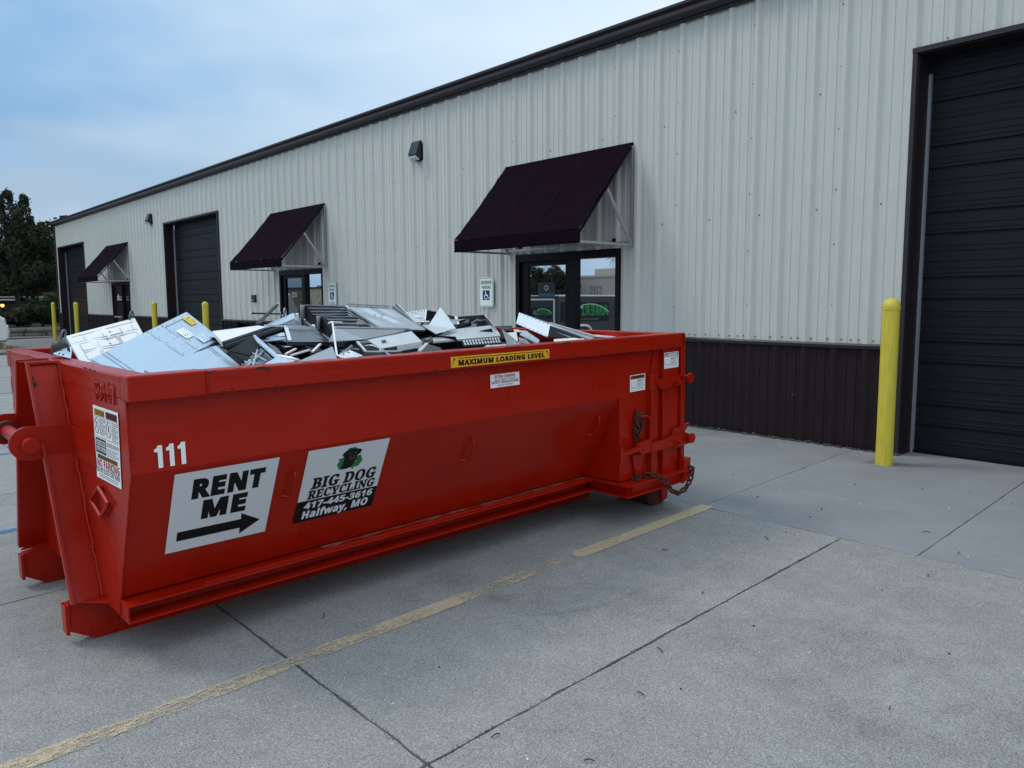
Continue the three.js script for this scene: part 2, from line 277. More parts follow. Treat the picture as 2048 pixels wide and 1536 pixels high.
// marks on the concrete: faint drips, a tyre arc, pale scuffs
function mark(x, z, w, d, turn, col, draw, y = 0.002) {
  const S = 256, c = document.createElement('canvas'); c.width = c.height = S; const g = c.getContext('2d'); g.fillStyle = '#000'; g.fillRect(0, 0, S, S); draw(g, S); const im = g.getImageData(0, 0, S, S);
  for (let j = 0; j < S; j++) for (let i = 0; i < S; i++) { const o = (j * S + i) * 4, e = sm(0, 0.12, Math.min(i, j, S - 1 - i, S - 1 - j) / S), v = im.data[o] * e * (0.55 + 0.6 * fbm(i / 30 + x, j / 30 + z, 4)) * (0.75 + 0.5 * rnd()); im.data[o] = im.data[o + 1] = im.data[o + 2] = Math.max(0, Math.min(255, v)); }
  g.putImageData(im, 0, 0); const m = new MB(), q = [[-1, 1], [1, 1], [1, -1], [-1, -1]].map(([a, b2]) => { const px = x + (a * w * Math.cos(turn) - b2 * d * Math.sin(turn)) / 2, pz = z + (a * w * Math.sin(turn) + b2 * d * Math.cos(turn)) / 2; return V(px, gy(pz) + y, pz); });
  m.quadUV(...q); struct(m.build('concrete_stain', std({ color: rgb(...col), alphaMap: new THREE.CanvasTexture(c), transparent: true, roughness: 0.9 })));
}
const blob = (k, n) => (g, S) => { for (let i = 0; i < n; i++) { const x = rnd(0.2, 0.8) * S, y = rnd(0.2, 0.8) * S, r = rnd(0.05, 0.22) * S, q = g.createRadialGradient(x, y, 0, x, y, r); q.addColorStop(0, `rgba(255,255,255,${k})`); q.addColorStop(1, 'rgba(255,255,255,0)'); g.fillStyle = q; g.fillRect(0, 0, S, S); } };
const arcs = (k, w) => (g, S) => { g.strokeStyle = `rgba(255,255,255,${k})`; g.lineWidth = w; g.beginPath(); g.arc(S * 0.1, S * 1.1, S * 0.85, -1.4, -0.2); g.stroke(); };
mark(-1.05, 4.6, 1.5, 1.2, 0.3, [0.07, 0.07, 0.07], blob(0.12, 9), 0.0015); mark(-2.55, 4.4, 0.9, 0.7, 1.2, [0.06, 0.06, 0.06], arcs(0.16, 8), 0.002);
mark(-0.6, 3.5, 2.0, 1.4, 0.8, [0.42, 0.42, 0.42], blob(0.10, 12), 0.0015); mark(-2.7, 1.6, 1.1, 0.7, 0.1, [0.5, 0.52, 0.54], (g, S) => { g.strokeStyle = 'rgba(255,255,255,0.5)'; for (let i = 0; i < 14; i++) { g.lineWidth = rnd(1, 5); const y = rnd(0.15, 0.85) * S, x = rnd(0.1, 0.6) * S; g.beginPath(); g.moveTo(x, y); g.lineTo(x + rnd(10, 80), y + rnd(-6, 6)); g.stroke(); } }, 0.002);
mark(-1.0, 1.5, 1.3, 0.8, -0.1, [0.5, 0.52, 0.54], (g, S) => { g.strokeStyle = 'rgba(255,255,255,0.45)'; for (let i = 0; i < 12; i++) { g.lineWidth = rnd(1, 4); const y = rnd(0.15, 0.85) * S, x = rnd(0.1, 0.6) * S; g.beginPath(); g.moveTo(x, y); g.lineTo(x + rnd(10, 70), y + rnd(-5, 5)); g.stroke(); } }, 0.002); mark(-2.75, 0.49, 0.55, 0.5, 0.3, [0.08, 0.075, 0.07], blob(0.3, 8), 0.002); mark(-3.3, 4.9, 1.4, 1.0, 0.4, [0.05, 0.05, 0.05], blob(0.14, 8), 0.0015);
// ---------------------------------------------------------------- the long metal building
const B = thing('metal_building', 'long low beige ribbed metal building with brown base and gutter', 'building', [0, 0, 0]);
const X0 = -35.37, X1 = 6.5, RIB = 0.3048, R0 = -14.7587;
const docks = [[-34.95, -31.07, 3.53], [-22.41, -18.63, 3.53], [-2.83, 1.05, 3.53]], doors = [[-27.80, -25.91, 2.055], [-15.40, -13.53, 2.05], [-8.02, -6.16, 2.04]];
const openings = [...docks, ...doors];
const prof = [[-0.050, 0], [-0.019, 0.032], [0.019, 0.032], [0.050, 0], [0.092, 0], [0.096, 0.006], [0.126, 0.006], [0.130, 0], [0.188, 0], [0.192, 0.006], [0.222, 0.006], [0.226, 0], [RIB - 0.050, 0]];
const kMin = Math.floor((X0 - R0) / RIB), kMax = Math.ceil((X1 - R0) / RIB);
function sheet(k, yB, yT, mat, name, dz) {
  const m = new MB();
  for (let j = 0; j < 3; j++) for (let s = 0; s + 1 < prof.length; s++) {
    let xa = R0 + (k + j) * RIB + prof[s][0], xb = R0 + (k + j) * RIB + prof[s + 1][0], za = prof[s][1] + dz, zb = prof[s + 1][1] + dz;
    if (xb <= X0 || xa >= X1) continue;
    const cuts = [xa, xb]; for (const o of openings) for (const e of [o[0], o[1]]) if (e > xa + 1e-5 && e < xb - 1e-5) cuts.push(e); cuts.sort((a, b) => a - b);
    for (let c = 0; c + 1 < cuts.length; c++) {
      const p = cuts[c], q = cuts[c + 1], mid = (p + q) / 2, zp = mix(za, zb, (p - xa) / (xb - xa)), zq = mix(za, zb, (q - xa) / (xb - xa));
      let y0 = yB; for (const o of openings) if (mid > o[0] && mid < o[1]) y0 = Math.max(y0, o[2]);
      if (y0 < yT) m.quad(V(p, y0, zp), V(q, y0, zq), V(q, yT, zq), V(p, yT, zp));
    }
  }
  if (m.p.length) m.build(name, mat, B);
}
for (let k = kMin - (((kMin - 1) % 3) + 3) % 3; k <= kMax; k += 3) {
  const odd = ((k % 2) + 2) % 2;
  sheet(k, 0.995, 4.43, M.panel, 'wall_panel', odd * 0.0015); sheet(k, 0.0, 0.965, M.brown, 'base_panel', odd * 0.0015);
}
{ // trim strip over the base panels, between openings
  let x = X0; const g = openings.slice().sort((a, b) => a[0] - b[0]);
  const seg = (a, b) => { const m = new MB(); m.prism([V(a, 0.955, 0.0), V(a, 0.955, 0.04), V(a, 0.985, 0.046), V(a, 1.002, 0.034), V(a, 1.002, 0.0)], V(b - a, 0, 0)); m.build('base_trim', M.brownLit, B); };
  for (const o of g) { if (o[0] - x > 0.05) seg(x, o[0] - 0.038); x = o[1] + 0.038; } seg(x, X1);
}
{ // gutter in lengths, with eave trim
  const seams = [X0 - 0.12, -30.14, -24.9, -19.64, -14.21, -8.94, -3.6, 1.7, X1 + 0.2];
  const pr = [[0.0, 4.60], [0.165, 4.585], [0.165, 4.556], [0.128, 4.532], [0.150, 4.512], [0.150, 4.474], [0.075, 4.448], [0.042, 4.448], [0.042, 4.415], [0.034, 4.408], [0.034, 4.60]];
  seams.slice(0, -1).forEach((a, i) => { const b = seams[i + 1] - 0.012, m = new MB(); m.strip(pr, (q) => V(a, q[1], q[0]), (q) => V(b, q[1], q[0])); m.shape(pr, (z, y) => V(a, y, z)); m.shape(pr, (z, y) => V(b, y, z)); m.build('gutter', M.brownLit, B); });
  const s = new MB(); seams.slice(1, -1).forEach((a) => { const q = [[0.0, 4.585], [0.155, 4.578], [0.155, 4.556], [0.12, 4.532], [0.14, 4.51], [0.14, 4.478], [0.07, 4.452], [0.03, 4.452]]; s.strip(q, (t) => V(a - 0.03, t[1], t[0]), (t) => V(a + 0.02, t[1], t[0])); }); s.build('gutter_joint', M.black, B);
}
{ // shell behind the sheets
  const r = new MB(); r.prism([V(X0 - 0.1, 4.59, 0.02), V(X0 - 0.1, 5.5, -11), V(X0 - 0.1, 4.59, -22), V(X0 - 0.1, 4.45, -22), V(X0 - 0.1, 5.36, -11), V(X0 - 0.1, 4.45, 0.0)], V(X1 - X0 + 0.2, 0, 0)); r.build('roof', M.brownLit, B);
  const w = new MB(); w.box(X0, X0 + 0.1, 0, 4.44, -22, -0.01); w.box(X1 - 0.1, X1, 0, 4.44, -22, -0.01); w.box(X0, X1, 0, 4.44, -22, -21.9); w.build('end_wall', M.panel, B);
  const f = new MB(); f.box(X0 + 0.1, X1 - 0.1, -0.05, -0.012, -21.9, -0.34); f.build('floor', M.dark, B);
  const c = new MB(); c.box(X0 - 0.05, X0 + 0.05, 0, 4.42, -0.1, 0.045); c.build('corner_trim', M.brownLit, B);
}
{ // small things: fasteners
  const m = new MB(), hex = new THREE.CylinderGeometry(0.0078, 0.0092, 0.0075, 6), R = new THREE.Euler(Math.PI / 2, 0, 0);
  const free = (x, y) => !openings.some((o) => x > o[0] - 0.06 && x < o[1] + 0.06 && y < o[2] + 0.05);
  const put = (x, y, z) => { if (x > -20 && x < 4 && free(x, y)) m.add(hex, V(x, y, z), R); };
  for (let k = kMin; k <= kMax; k++) {
    const x = R0 + k * RIB;
    if (((k % 3) + 3) % 3 === 1) for (let y = 1.35; y < 4.3; y += 0.56) put(x - 0.028 + rnd(-0.004, 0.004), y + rnd(-0.03, 0.03), 0.027);
    for (const dx of [-0.07, 0.065]) { put(x + dx, 1.035 + rnd(-0.006, 0.006), 0.003); }
    if (k % 2) put(x + 0.16, 1.034, 0.003);
    if (k % 2 === 0) put(x + 0.07 + rnd(-0.01, 0.01), 2.28, 0.003);
    put(x, 4.432, 0.046);
    if (k % 3 === 0) put(x + 0.07, 3.36, 0.003);
    if (k % 2) put(x + 0.2, 0.48 + rnd(-0.02, 0.02), 0.003);
  }
  stuff(m.build('fastener', std({ color: rgb(0.16, 0.16, 0.16), roughness: 0.5, metalness: 0.5 }), B));
}
// overhead doors
for (const [a, b, h] of docks) {
  const t = new MB(); t.box(a - 0.038, a, 0, h + 0.0, -0.224, 0.044); t.box(b, b + 0.038, 0, h, -0.224, 0.044); t.box(a - 0.04, b + 0.04, h, h + 0.042, -0.224, 0.05); t.build('door_trim', M.brownLit, B);
  const j = new MB(); j.box(a + 0.001, a + 0.012, 0, h, -0.228, 0.02); j.box(b - 0.012, b - 0.001, 0, h, -0.228, 0.02); j.box(a + 0.002, b - 0.002, h - 0.012, h - 0.001, -0.228, 0.02); j.build('door_jamb', M.brown, B);
  const d = new THREE.Group(); d.name = 'overhead_door'; B.add(d);
  const hs = 0.577, z = -0.238;
  for (let s = 0; s < 7; s++) {
    const y0 = 0.02 + s * hs, y1 = Math.min(y0 + hs - 0.003, h + 0.05); if (y0 > h) break;
    const pr = [[z - 0.02, 0]]; let first = true;
    const P = (y, dz) => pr.push([z + dz, y]);
    P(0, 0); for (const [c, k] of [[0.095, 1], [0.138, 1], [0.236, 2], [0.284, 1], [0.331, 1], [0.426, 2], [0.477, 1], [0.520, 1]]) { if (k === 2) { P(c - 0.014, 0); P(c - 0.008, -0.016); P(c + 0.006, -0.016); P(c + 0.014, 0); } else { P(c - 0.007, 0); P(c - 0.003, 0.0045); P(c + 0.003, 0.0045); P(c + 0.007, 0); } } P(hs - 0.004, 0); pr.push([z - 0.02, hs - 0.004]);
    const q = pr.filter((e) => y0 + e[1] <= y1 + 0.002);
    const m = new MB(); m.strip(q, (e) => V(a + 0.014, y0 + e[1], e[0]), (e) => V(b - 0.014, y0 + e[1], e[0])); m.build('door_section', M.doorSkin, d);
  }
  const bk = new MB(); bk.box(a, b, 0, h + 0.2, -0.32, -0.265); bk.build('door_back', M.dark, d);
  for (const e of [a + 0.013, b - 0.034]) new MB().box(e, e + 0.021, 0.0, h - 0.14, -0.235, -0.198).build('weather_strip', M.track, d);
  const sl = new MB(); sl.box(a + 0.036, b - 0.036, 0.002, 0.026, -0.237, -0.21); sl.build('bottom_seal', M.black, d);
  const si = new MB(); si.prism([V(a, 0.0, -0.31), V(a, -0.001, 0.02), V(a, -0.02, 0.02), V(a, -0.02, -0.31)], V(b - a, 0, 0)); si.build('threshold', M.walk, B);
}
// storefront doors
const numberTex = (s) => { const c = document.createElement('canvas'); c.width = 512; c.height = 256; const x = c.getContext('2d'); x.fillStyle = '#000'; x.fillRect(0, 0, 512, 256); txt(x, s, 256, 128, 400, 180, { font: 'serif', bold: false, color: '#fff', heavy: 3 }); return new THREE.CanvasTexture(c); };
doors.forEach(([a, b, h], i) => {
  const d = new THREE.Group(); d.name = 'entrance_door'; B.add(d);
  const f = new MB(), Z0 = -0.09, Z1 = 0.038, L = (v) => a + v * (b - a) / 1.86;
  f.box(a, L(0.07), 0, h, Z0, Z1); f.box(L(1.80), b, 0, h, Z0, Z1); f.box(L(0.07), L(1.80), h - 0.10, h, Z0, Z1); f.box(L(1.04), L(1.12), 0, h - 0.10, Z0, Z1 - 0.004);
  f.box(L(1.12), L(1.80), 0, 0.12, Z0, Z1 - 0.008); f.build('frame', M.black, d);
  const lf = new MB(); lf.box(L(0.085), L(0.205), 0.02, h - 0.11, -0.06, 0.0); lf.box(L(0.925), L(1.03), 0.02, h - 0.11, -0.06, 0.0); lf.box(L(0.205), L(0.925), h - 0.16, h - 0.11, -0.06, 0.0); lf.box(L(0.205), L(0.925), 0.02, 0.24, -0.06, 0.0); lf.build('door_leaf', M.black, d);
  new MB().box(L(0.19), L(0.94), 0.92, 0.97, 0.03, 0.055).build('handle', M.steel, d);
  const p1 = new MB(); p1.box(L(0.205), L(0.925), 0.24, h - 0.16, -0.035, -0.028); p1.build('pane', i === 1 ? M.glassDim : M.glassDoor, d);
  const p2 = new MB(); p2.box(L(1.12), L(1.80), 0.12, h - 0.10, -0.03, -0.023); p2.build('pane', i === 0 ? M.glassDim : M.glassDoor, d);
  const th = new MB(); th.box(L(0.07), L(1.80), 0, 0.015, -0.09, 0.05); th.build('threshold', M.steel, d);
  const bk = new MB(); bk.box(a, b, 0, h, -0.16, -0.13); bk.build('door_back', M.dark, d);
  if (i > 0) { // number on the glass
    const m = new MB(), r = i === 2 ? [1.30, 1.56, 1.468, 1.612] : [0.395, 0.685, 1.485, 1.632];
    const zz = i === 2 ? -0.021 : -0.026; m.quadUV(V(L(r[0]), r[2], zz), V(L(r[1]), r[2], zz), V(L(r[1]), r[3], zz), V(L(r[0]), r[3], zz));
    m.build('house_number', std({ color: i === 2 ? rgb(0.12, 0.16, 0.22) : rgb(0.6, 0.62, 0.64), alphaMap: numberTex(i === 2 ? '2912' : '2910'), alphaTest: 0.5, roughness: 0.5 }), d);
  }
  if (i === 2) { // notice behind the left pane
    const t = canvasTex(256, 256, (x) => { x.fillStyle = '#27313a'; x.fillRect(0, 0, 256, 256); x.strokeStyle = '#566470'; x.lineWidth = 5; x.strokeRect(3, 3, 250, 250);
      x.save(); x.translate(128, 92); x.rotate(Math.PI / 4); x.lineWidth = 17; x.strokeStyle = '#9aa3a6'; x.beginPath(); x.moveTo(-30, 18); x.lineTo(-30, -30); x.lineTo(18, -30); x.stroke(); x.beginPath(); x.moveTo(30, -18); x.lineTo(30, 30); x.lineTo(-18, 30); x.stroke(); x.restore();
      x.fillStyle = '#4d86d8'; for (let k = 0; k < 8; k++) { const q = 18 + k * 28; x.fillRect(q, 198, 5, 40); if (k % 2) x.fillRect(q, 198, 20, 6); if (k % 3) x.fillRect(q + 15, 198, 5, 40); else x.fillRect(q, 232, 20, 6); if (k % 4 === 1) x.fillRect(q, 216, 18, 5); } });
    const m = new MB(); m.quadUV(V(L(0.387), 1.465, -0.026), V(L(0.698), 1.465, -0.026), V(L(0.698), 1.653, -0.026), V(L(0.387), 1.653, -0.026)); m.build('window_notice', printMat(t, 0.3), d);
  }
  if (i === 0) { const m = new MB(); m.box(L(0.42), L(0.56), 1.50, 1.66, -0.027, -0.024); m.build('window_notice', M.white, d); }
});
// ---------------------------------------------------------------- awnings
function awning(x0, x1, label) {
  const g = thing('awning', label, 'awning', [(x0 + x1) / 2, 2.05, 0], 0, 'dark purple awnings over the entrance doors');
  const w = (x1 - x0) / 2, top = 1.185, fz = 0.955, fy = 0.155;
  const cv = new MB(), N = 14, K = 18, surf = (i, j, off) => { const t = j / K, x = -w + 2 * w * i / N; const sag = -0.018 * Math.sin(Math.PI * t) * (0.6 + 0.4 * Math.cos(i * 2.1)) + 0.010 * n2(i * 0.5 + x0, j * 0.35); return V(x, mix(top, fy, t) + sag + off * 0.68, mix(0.05, fz, t) + off * 0.73); };
  for (let i = 0; i < N; i++) for (let j = 0; j < K; j++) { cv.quad(surf(i, j, 0.004), surf(i, j + 1, 0.004), surf(i + 1, j + 1, 0.004), surf(i + 1, j, 0.004)); cv.quad(surf(i, j, 0), surf(i + 1, j, 0), surf(i + 1, j + 1, 0), surf(i, j + 1, 0)); }
  cv.box(-w, w, top - 0.02, top + 0.012, 0.032, 0.058); cv.build('canopy', M.fabric, g);
  const va = new MB(); for (let i = 0; i < 24; i++) { const a = -w + 2 * w * i / 24, b = a + 2 * w / 24, za = fz + 0.004 * Math.sin(i * 1.3), zb = fz + 0.004 * Math.sin((i + 1) * 1.3); va.quad(V(a, 0, za), V(b, 0, zb), V(b, fy + 0.004, zb), V(a, fy + 0.004, za)); va.quad(V(a, 0, za - 0.004), V(b, 0, zb - 0.004), V(b, fy, zb - 0.004), V(a, fy, za - 0.004)); } va.box(-w, -w + 0.004, 0, fy, fz - 0.02, fz); va.box(w - 0.004, w, 0, fy, fz - 0.02, fz); va.build('valance', M.fabric, g);
  const se = new MB(); for (const f of [-0.33, 0.33]) se.bar(V(f * w * 1, top - 0.006, 0.055), V(f * w, fy + 0.006, fz + 0.004), 0.012, 0.003, V(0, 0.7, 0.7)); se.bar(V(-w, 0.028, fz + 0.006), V(w, 0.028, fz + 0.006), 0.004, 0.004); se.build('seam', M.seam, g);
  for (const s of [-1, 1]) {
    const x = s * (w - 0.02);
    const fr = new MB(); fr.bar(V(x, 0.0, 0.035), V(x, top - 0.03, 0.035), 0.025, 0.025, V(1, 0, 0)); fr.bar(V(x, 0.018, 0.0), V(x, 0.018, fz - 0.01), 0.028, 0.028); fr.build('side_frame', M.steel, g); const sb = new MB(); sb.bar(V(x, top - 0.045, 0.06), V(x, fy - 0.03, fz - 0.03), 0.022, 0.022); sb.build('slope_bar', M.black, g);
    const br = new MB(); br.bar(V(x, 0.03, 0.04), V(x, 0.63, 0.47), 0.03, 0.03); br.build('brace', M.steel, g);
  }
  const hb = new MB(); hb.bar(V(-w + 0.03, 0.018, fz - 0.02), V(w - 0.03, 0.018, fz - 0.02), 0.026, 0.026); hb.bar(V(-w + 0.03, 0.05, 0.04), V(w - 0.03, 0.05, 0.04), 0.026, 0.026); hb.bar(V(-w + 0.03, top - 0.03, 0.045), V(w - 0.03, top - 0.03, 0.045), 0.024, 0.024); hb.bar(V(0, 0.05, 0.05), V(0, 0.7, 0.43), 0.02); hb.build('rail', M.steel, g);
  for (const s of [-1, 1]) new MB().box(s * (w - 0.28) - 0.02, s * (w - 0.28) + 0.02, 0.066, 0.11, 0.02, 0.05).build('wall_bracket', M.black, g);
}
awning(-8.21, -5.96, 'dark purple awning over the glass door with the number 2912, largest and nearest');
awning(-15.68, -13.36, 'dark purple awning over the door numbered 2910, middle one of three');
awning(-28.13, -25.72, 'dark purple awning by the far overhead door, smallest and farthest in view');
// wall lamps
function wallLamp(x, label) {
  const g = thing('wall_lamp', label, 'wall lamp', [x, 3.615, 0.034], 0, 'black wall lamps under the eave');
  const w = 0.097, poly = [[0.0, 0.02], [0.0, 0.275], [0.02, 0.298], [0.055, 0.29], [0.132, 0.085], [0.128, 0.062], [0.06, 0.02]];
  new MB().prism(poly.map(([z, y]) => V(-w, y, z)), V(2 * w, 0, 0)).build('housing', std({ color: rgb(0.012, 0.014, 0.018), roughness: 0.26 }), g);
  for (const s of [1, -1]) new MB().bar(V(s * (w + 0.001), 0.288, 0.057), V(s * (w + 0.001), 0.085, 0.133), 0.009, 0.009).build('bezel', std({ color: rgb(0.06, 0.065, 0.075), roughness: 0.3 }), g);
  new MB().prism([V(-w + 0.008, 0.06, 0.128), V(-w + 0.008, 0.028, 0.122), V(-w + 0.008, -0.012, 0.085), V(-w + 0.008, 0.012, 0.045)], V(2 * w - 0.016, 0, 0)).build('lens', M.lens, g);
  new MB().box(-w + 0.004, w + 0.018, 0.0, 0.25, -0.03, 0.012).build('back_plate', M.black, g);
}
wallLamp(-10.29, 'black wedge wall lamp between the two nearest awnings'); wallLamp(-23.47, 'small black wall lamp left of the middle overhead door');
// reserved parking signs
const signTex = (van) => canvasTex(384, 576, (x, W, H) => {
  x.fillStyle = '#e7efee'; x.fillRect(0, 0, W, H); x.strokeStyle = '#1f5e50'; x.lineWidth = 11; rrect(x, 17, 17, W - 34, H - 34, 34); x.stroke();
  txt(x, 'RESERVED', W / 2, 98, 292, 66, { color: '#1d5748', heavy: 5 }); txt(x, 'PARKING', W / 2, 190, 252, 60, { color: '#1d5748', heavy: 5 });
  x.fillStyle = '#1d2e63'; x.fillRect(96, 250, 192, 190); x.strokeStyle = x.fillStyle = '#eef3f6'; x.lineCap = x.lineJoin = 'round';
  x.beginPath(); x.arc(172, 282, 15, 0, 7); x.fill(); x.lineWidth = 17; x.beginPath(); x.moveTo(172, 304); x.lineTo(176, 350); x.lineTo(226, 350); x.lineTo(246, 404); x.lineTo(264, 398); x.stroke(); x.lineWidth = 13; x.beginPath(); x.moveTo(176, 326); x.lineTo(216, 326); x.stroke();
  x.lineWidth = 15; x.beginPath(); x.arc(184, 376, 44, -2.35, 0.95, true); x.stroke();
  if (van) { txt(x, 'VAN', W / 2, 475, 66, 26, { color: '#1d5748', heavy: 4 }); txt(x, 'ACCESSIBLE', W / 2, 522, 250, 34, { color: '#1d5748', heavy: 4 }); }
});
function sign(x0, x1, y0, y1, label, van) {
  const g = thing('parking_sign', label, 'sign', [(x0 + x1) / 2, (y0 + y1) / 2, 0.036]);
  const w = x1 - x0, h = y1 - y0, s = new THREE.Shape(), r = 0.035; s.moveTo(-w / 2 + r, -h / 2); s.absarc(w / 2 - r, -h / 2 + r, r, -Math.PI / 2, 0); s.absarc(w / 2 - r, h / 2 - r, r, 0, Math.PI / 2); s.absarc(-w / 2 + r, h / 2 - r, r, Math.PI / 2, Math.PI); s.absarc(-w / 2 + r, -h / 2 + r, r, Math.PI, Math.PI * 1.5);
  const pl = new MB().add(new THREE.ExtrudeGeometry(s, { depth: 0.003, bevelEnabled: true, bevelSize: 0.001, bevelThickness: 0.001, bevelSegments: 1, curveSegments: 6 })); pl.build('plate', M.white, g);
  const fg = new THREE.ShapeGeometry(s, 6), uv = fg.attributes.uv; for (let i = 0; i < uv.count; i++) uv.setXY(i, uv.getX(i) / w + 0.5, uv.getY(i) / h + 0.5);
  new MB().add(fg, V(0, 0, 0.0055)).build('sign_face', printMat(signTex(van), 0.35), g);
  const b = new MB(); for (const y of [-h / 2 + 0.035, h / 2 - 0.035]) b.cyl(V(0, y, 0.004), V(0, y, 0.010), 0.006, 8); b.build('bolt', M.steel, g);
}
sign(-8.812, -8.495, 1.325, 1.752, 'reserved parking sign with blue wheelchair symbol, beside the door 2912', false);
sign(-13.33, -13.015, 1.345, 1.775, 'reserved parking sign with green lines under its wheelchair symbol, beside the door 2910', true);
{ const g = thing('switch_box', 'small dark box with a switch on the wall beside the door 2910', 'utility box', [-16.65, 1.40, 0.034]); const m = new MB().add(new RoundedBoxGeometry(0.18, 0.165, 0.05, 2, 0.008), V(0, 0.082, 0.025)); m.build('housing', M.plastic, g); new MB().box(-0.05, 0.01, 0.03, 0.07, 0.05, 0.057).build('switch', M.track, g); }
// bollards
function bollard(x, z, label) {
  const g = thing('bollard', label, 'bollard', [x, gy(z), z], 0, 'yellow bollards in front of the overhead doors');
  const r = 0.070, prf = [[0, 1.435]]; const pts = []; for (let i = 0; i <= 10; i++) { const a = i / 10 * Math.PI / 2; pts.push(new THREE.Vector2(Math.sin(a) * (r + 0.0035), 1.362 + Math.cos(a) * 0.073)); } pts.push(new THREE.Vector2(r + 0.0035, 1.335), new THREE.Vector2(r, 1.332));
  new MB().add(new THREE.LatheGeometry(pts, 40)).build('cap', M.yellow, g);
  new MB().add(new THREE.LatheGeometry([new THREE.Vector2(r, 1.333), new THREE.Vector2(r - 0.001, 0.7), new THREE.Vector2(r, 0.0)], 40)).build('sleeve', M.yellow, g);
}
bollard(-2.765, 0.49, 'tall yellow bollard nearest the camera, left of the right overhead door');
bollard(-18.23, 0.55, 'yellow bollard rising behind the metal scrap, in front of the middle overhead door');
bollard(-21.90, 0.55, 'yellow bollard just left of the middle overhead door');
bollard(-30.36, 0.55, 'yellow bollard before the far overhead door, right one of the corner pair');
bollard(-33.82, 0.55, 'yellow bollard at the far building corner, in front of the stone wall');
// ---------------------------------------------------------------- roll-off dumpster (local axes: x across, y up, -z towards the wall)
const DPOS = V(-4.358, -0.128, 6.411), DROT = new THREE.Euler(0.0157, 0.0109, 0, 'YXZ');
const P = (u, b, c) => V(b, c, -u);
const D = thing('dumpster', 'red open-top roll-off dumpster loaded with metal scrap', 'dumpster', DPOS.toArray()); D.rotation.copy(DROT);
const cb = (u) => 0.28 + 0.008 * u, CR = 0.866;
const weld = (m, a, b, r = 0.006) => { const n = Math.max(4, Math.round(a.distanceTo(b) / 0.035)), pts = []; for (let i = 0; i <= n; i++) pts.push(a.clone().lerp(b, i / n).add(V(rnd(-1, 1) * 0.003, rnd(-1, 1) * 0.003, rnd(-1, 1) * 0.003))); return m.tube(pts, r, 5, true, n * 2); };
const welds = new MB();
for (const s of [1, -1]) {
  const m = new MB();
  const wob = (u, t) => 0.0022 * n2(u * 2.1 + s * 7, t * 2.3) * Math.sin(Math.PI * t) * Math.min(1, u * 4);
  m.patch((a, t) => { const u = 3.6 * a; return P(u, s * (1.128 + wob(u, t)), mix(CR, 1.17, t)); }, 60, 8);
  m.patch((a, t) => { const u = 2.975 * a, w = wob(u + 9, t); return P(u, s * (mix(0.84, 1.128, t) + w * 0.9), mix(cb(u), CR, t) - w * 0.44); }, 60, 14);
  m.quad(P(2.975, s * 0.84, cb(2.975)), P(2.985, s * 1.128, 0.305), P(2.985, s * 1.128, CR), P(2.975, s * 1.124, CR - 0.002));
  m.quad(P(2.985, s * 1.128, 0.305), P(3.6, s * 1.128, 0.305), P(3.6, s * 1.128, CR), P(2.985, s * 1.128, CR));
  // inner skin
  m.quad(P(0.02, s * 1.116, 0.9), P(3.58, s * 1.116, 0.9), P(3.58, s * 1.116, 1.20), P(0.02, s * 1.116, 1.20));
  m.build('side_wall', M.red, D);
  const rim = new MB(); rim.add(new RoundedBoxGeometry(0.098, 0.10, 3.625, 3, 0.009), P(1.809, s * 1.139, 1.213)); rim.add(new RoundedBoxGeometry(0.104, 0.105, 0.30, 3, 0.008), P(0.147, s * 1.139, 1.2125)); rim.build('top_rim', M.red, D);
  weld(welds, P(0.005, s * 1.128, 1.16), P(0.003, s * 1.128, CR), 0.004); weld(welds, P(0.003, s * 1.128, CR), P(0.003, s * 0.84, 0.27), 0.004);
  weld(welds, P(0.298, s * 1.190, 1.163), P(0.298, s * 1.190, 1.262), 0.004);
  // channel rail along the bottom edge, stepping out round the rear box
  const ch = new MB(), t = 0.007;
  const rail = (p0, p1, o0, o1, h0, h1) => { // web from p0 to p1, flanges to o0, o1
    const up = (q, h) => P(q[0], s * q[1], q[2] + h);
    ch.prism([up(p0, 0), up(p1, 0), up(p1, h1), up(p0, h0)], V(s * 0.004, 0, 0.002));
    for (const k of [0, 1]) ch.prism([up(p0, k * h0), up(p1, k * h1), up(o1, k * h1), up(o0, k * h0)], V(0, t, 0));
  };
  const c0 = 0.196, c1 = 0.222, H = 0.07;
  rail([-0.0, 0.835, c0], [2.985, 0.835, c1], [-0.0, 0.948, c0], [2.925, 0.948, c1], H, H);
  rail([2.99, 0.85, c1], [2.99, 1.235, c1], [2.93, 0.90, c1], [2.93, 1.245, c1], H, H);
  rail([2.97, 1.20, c1], [3.60, 1.20, c1 + 0.004], [2.93, 1.245, c1], [3.60, 1.245, c1 + 0.004], H, H);
  ch.prism([P(2.985, s * 0.85, c1 + H), P(3.6, s * 0.85, c1 + H), P(3.6, s * 1.2, c1 + H), P(2.985, s * 1.2, c1 + H)], V(0, 0.006, 0));
  ch.bar(P(0.33, s * 0.925, c0 + H + 0.015), P(2.93, s * 0.925, c1 + H + 0.014), 0.006, 0.012);
  ch.prism([P(0, s * 0.86, c0), P(0, s * 0.945, c0), P(0, s * 0.945, c0 + H), P(0, s * 0.86, c0 + H)], V(0, 0, -0.006));
  ch.build('bottom_rail', M.red, D);
  const rd = new MB(), yy = (u) => c0 + H + 0.0085 + u * 0.0088; for (let i = 0; i < 30; i++) { const a = 0.95 + i * 0.066, b = a + 0.066, w = (u) => 0.03 + 0.02 * n2(u * 9, s); rd.quad(P(a, s * 0.842, yy(a)), P(b, s * 0.842, yy(b)), P(b, s * (0.85 + w(b)), yy(b)), P(a, s * (0.85 + w(a)), yy(a))); } rd.build('dusty_strip', M.railDust, D);
  // rear posts
  const po = new MB();
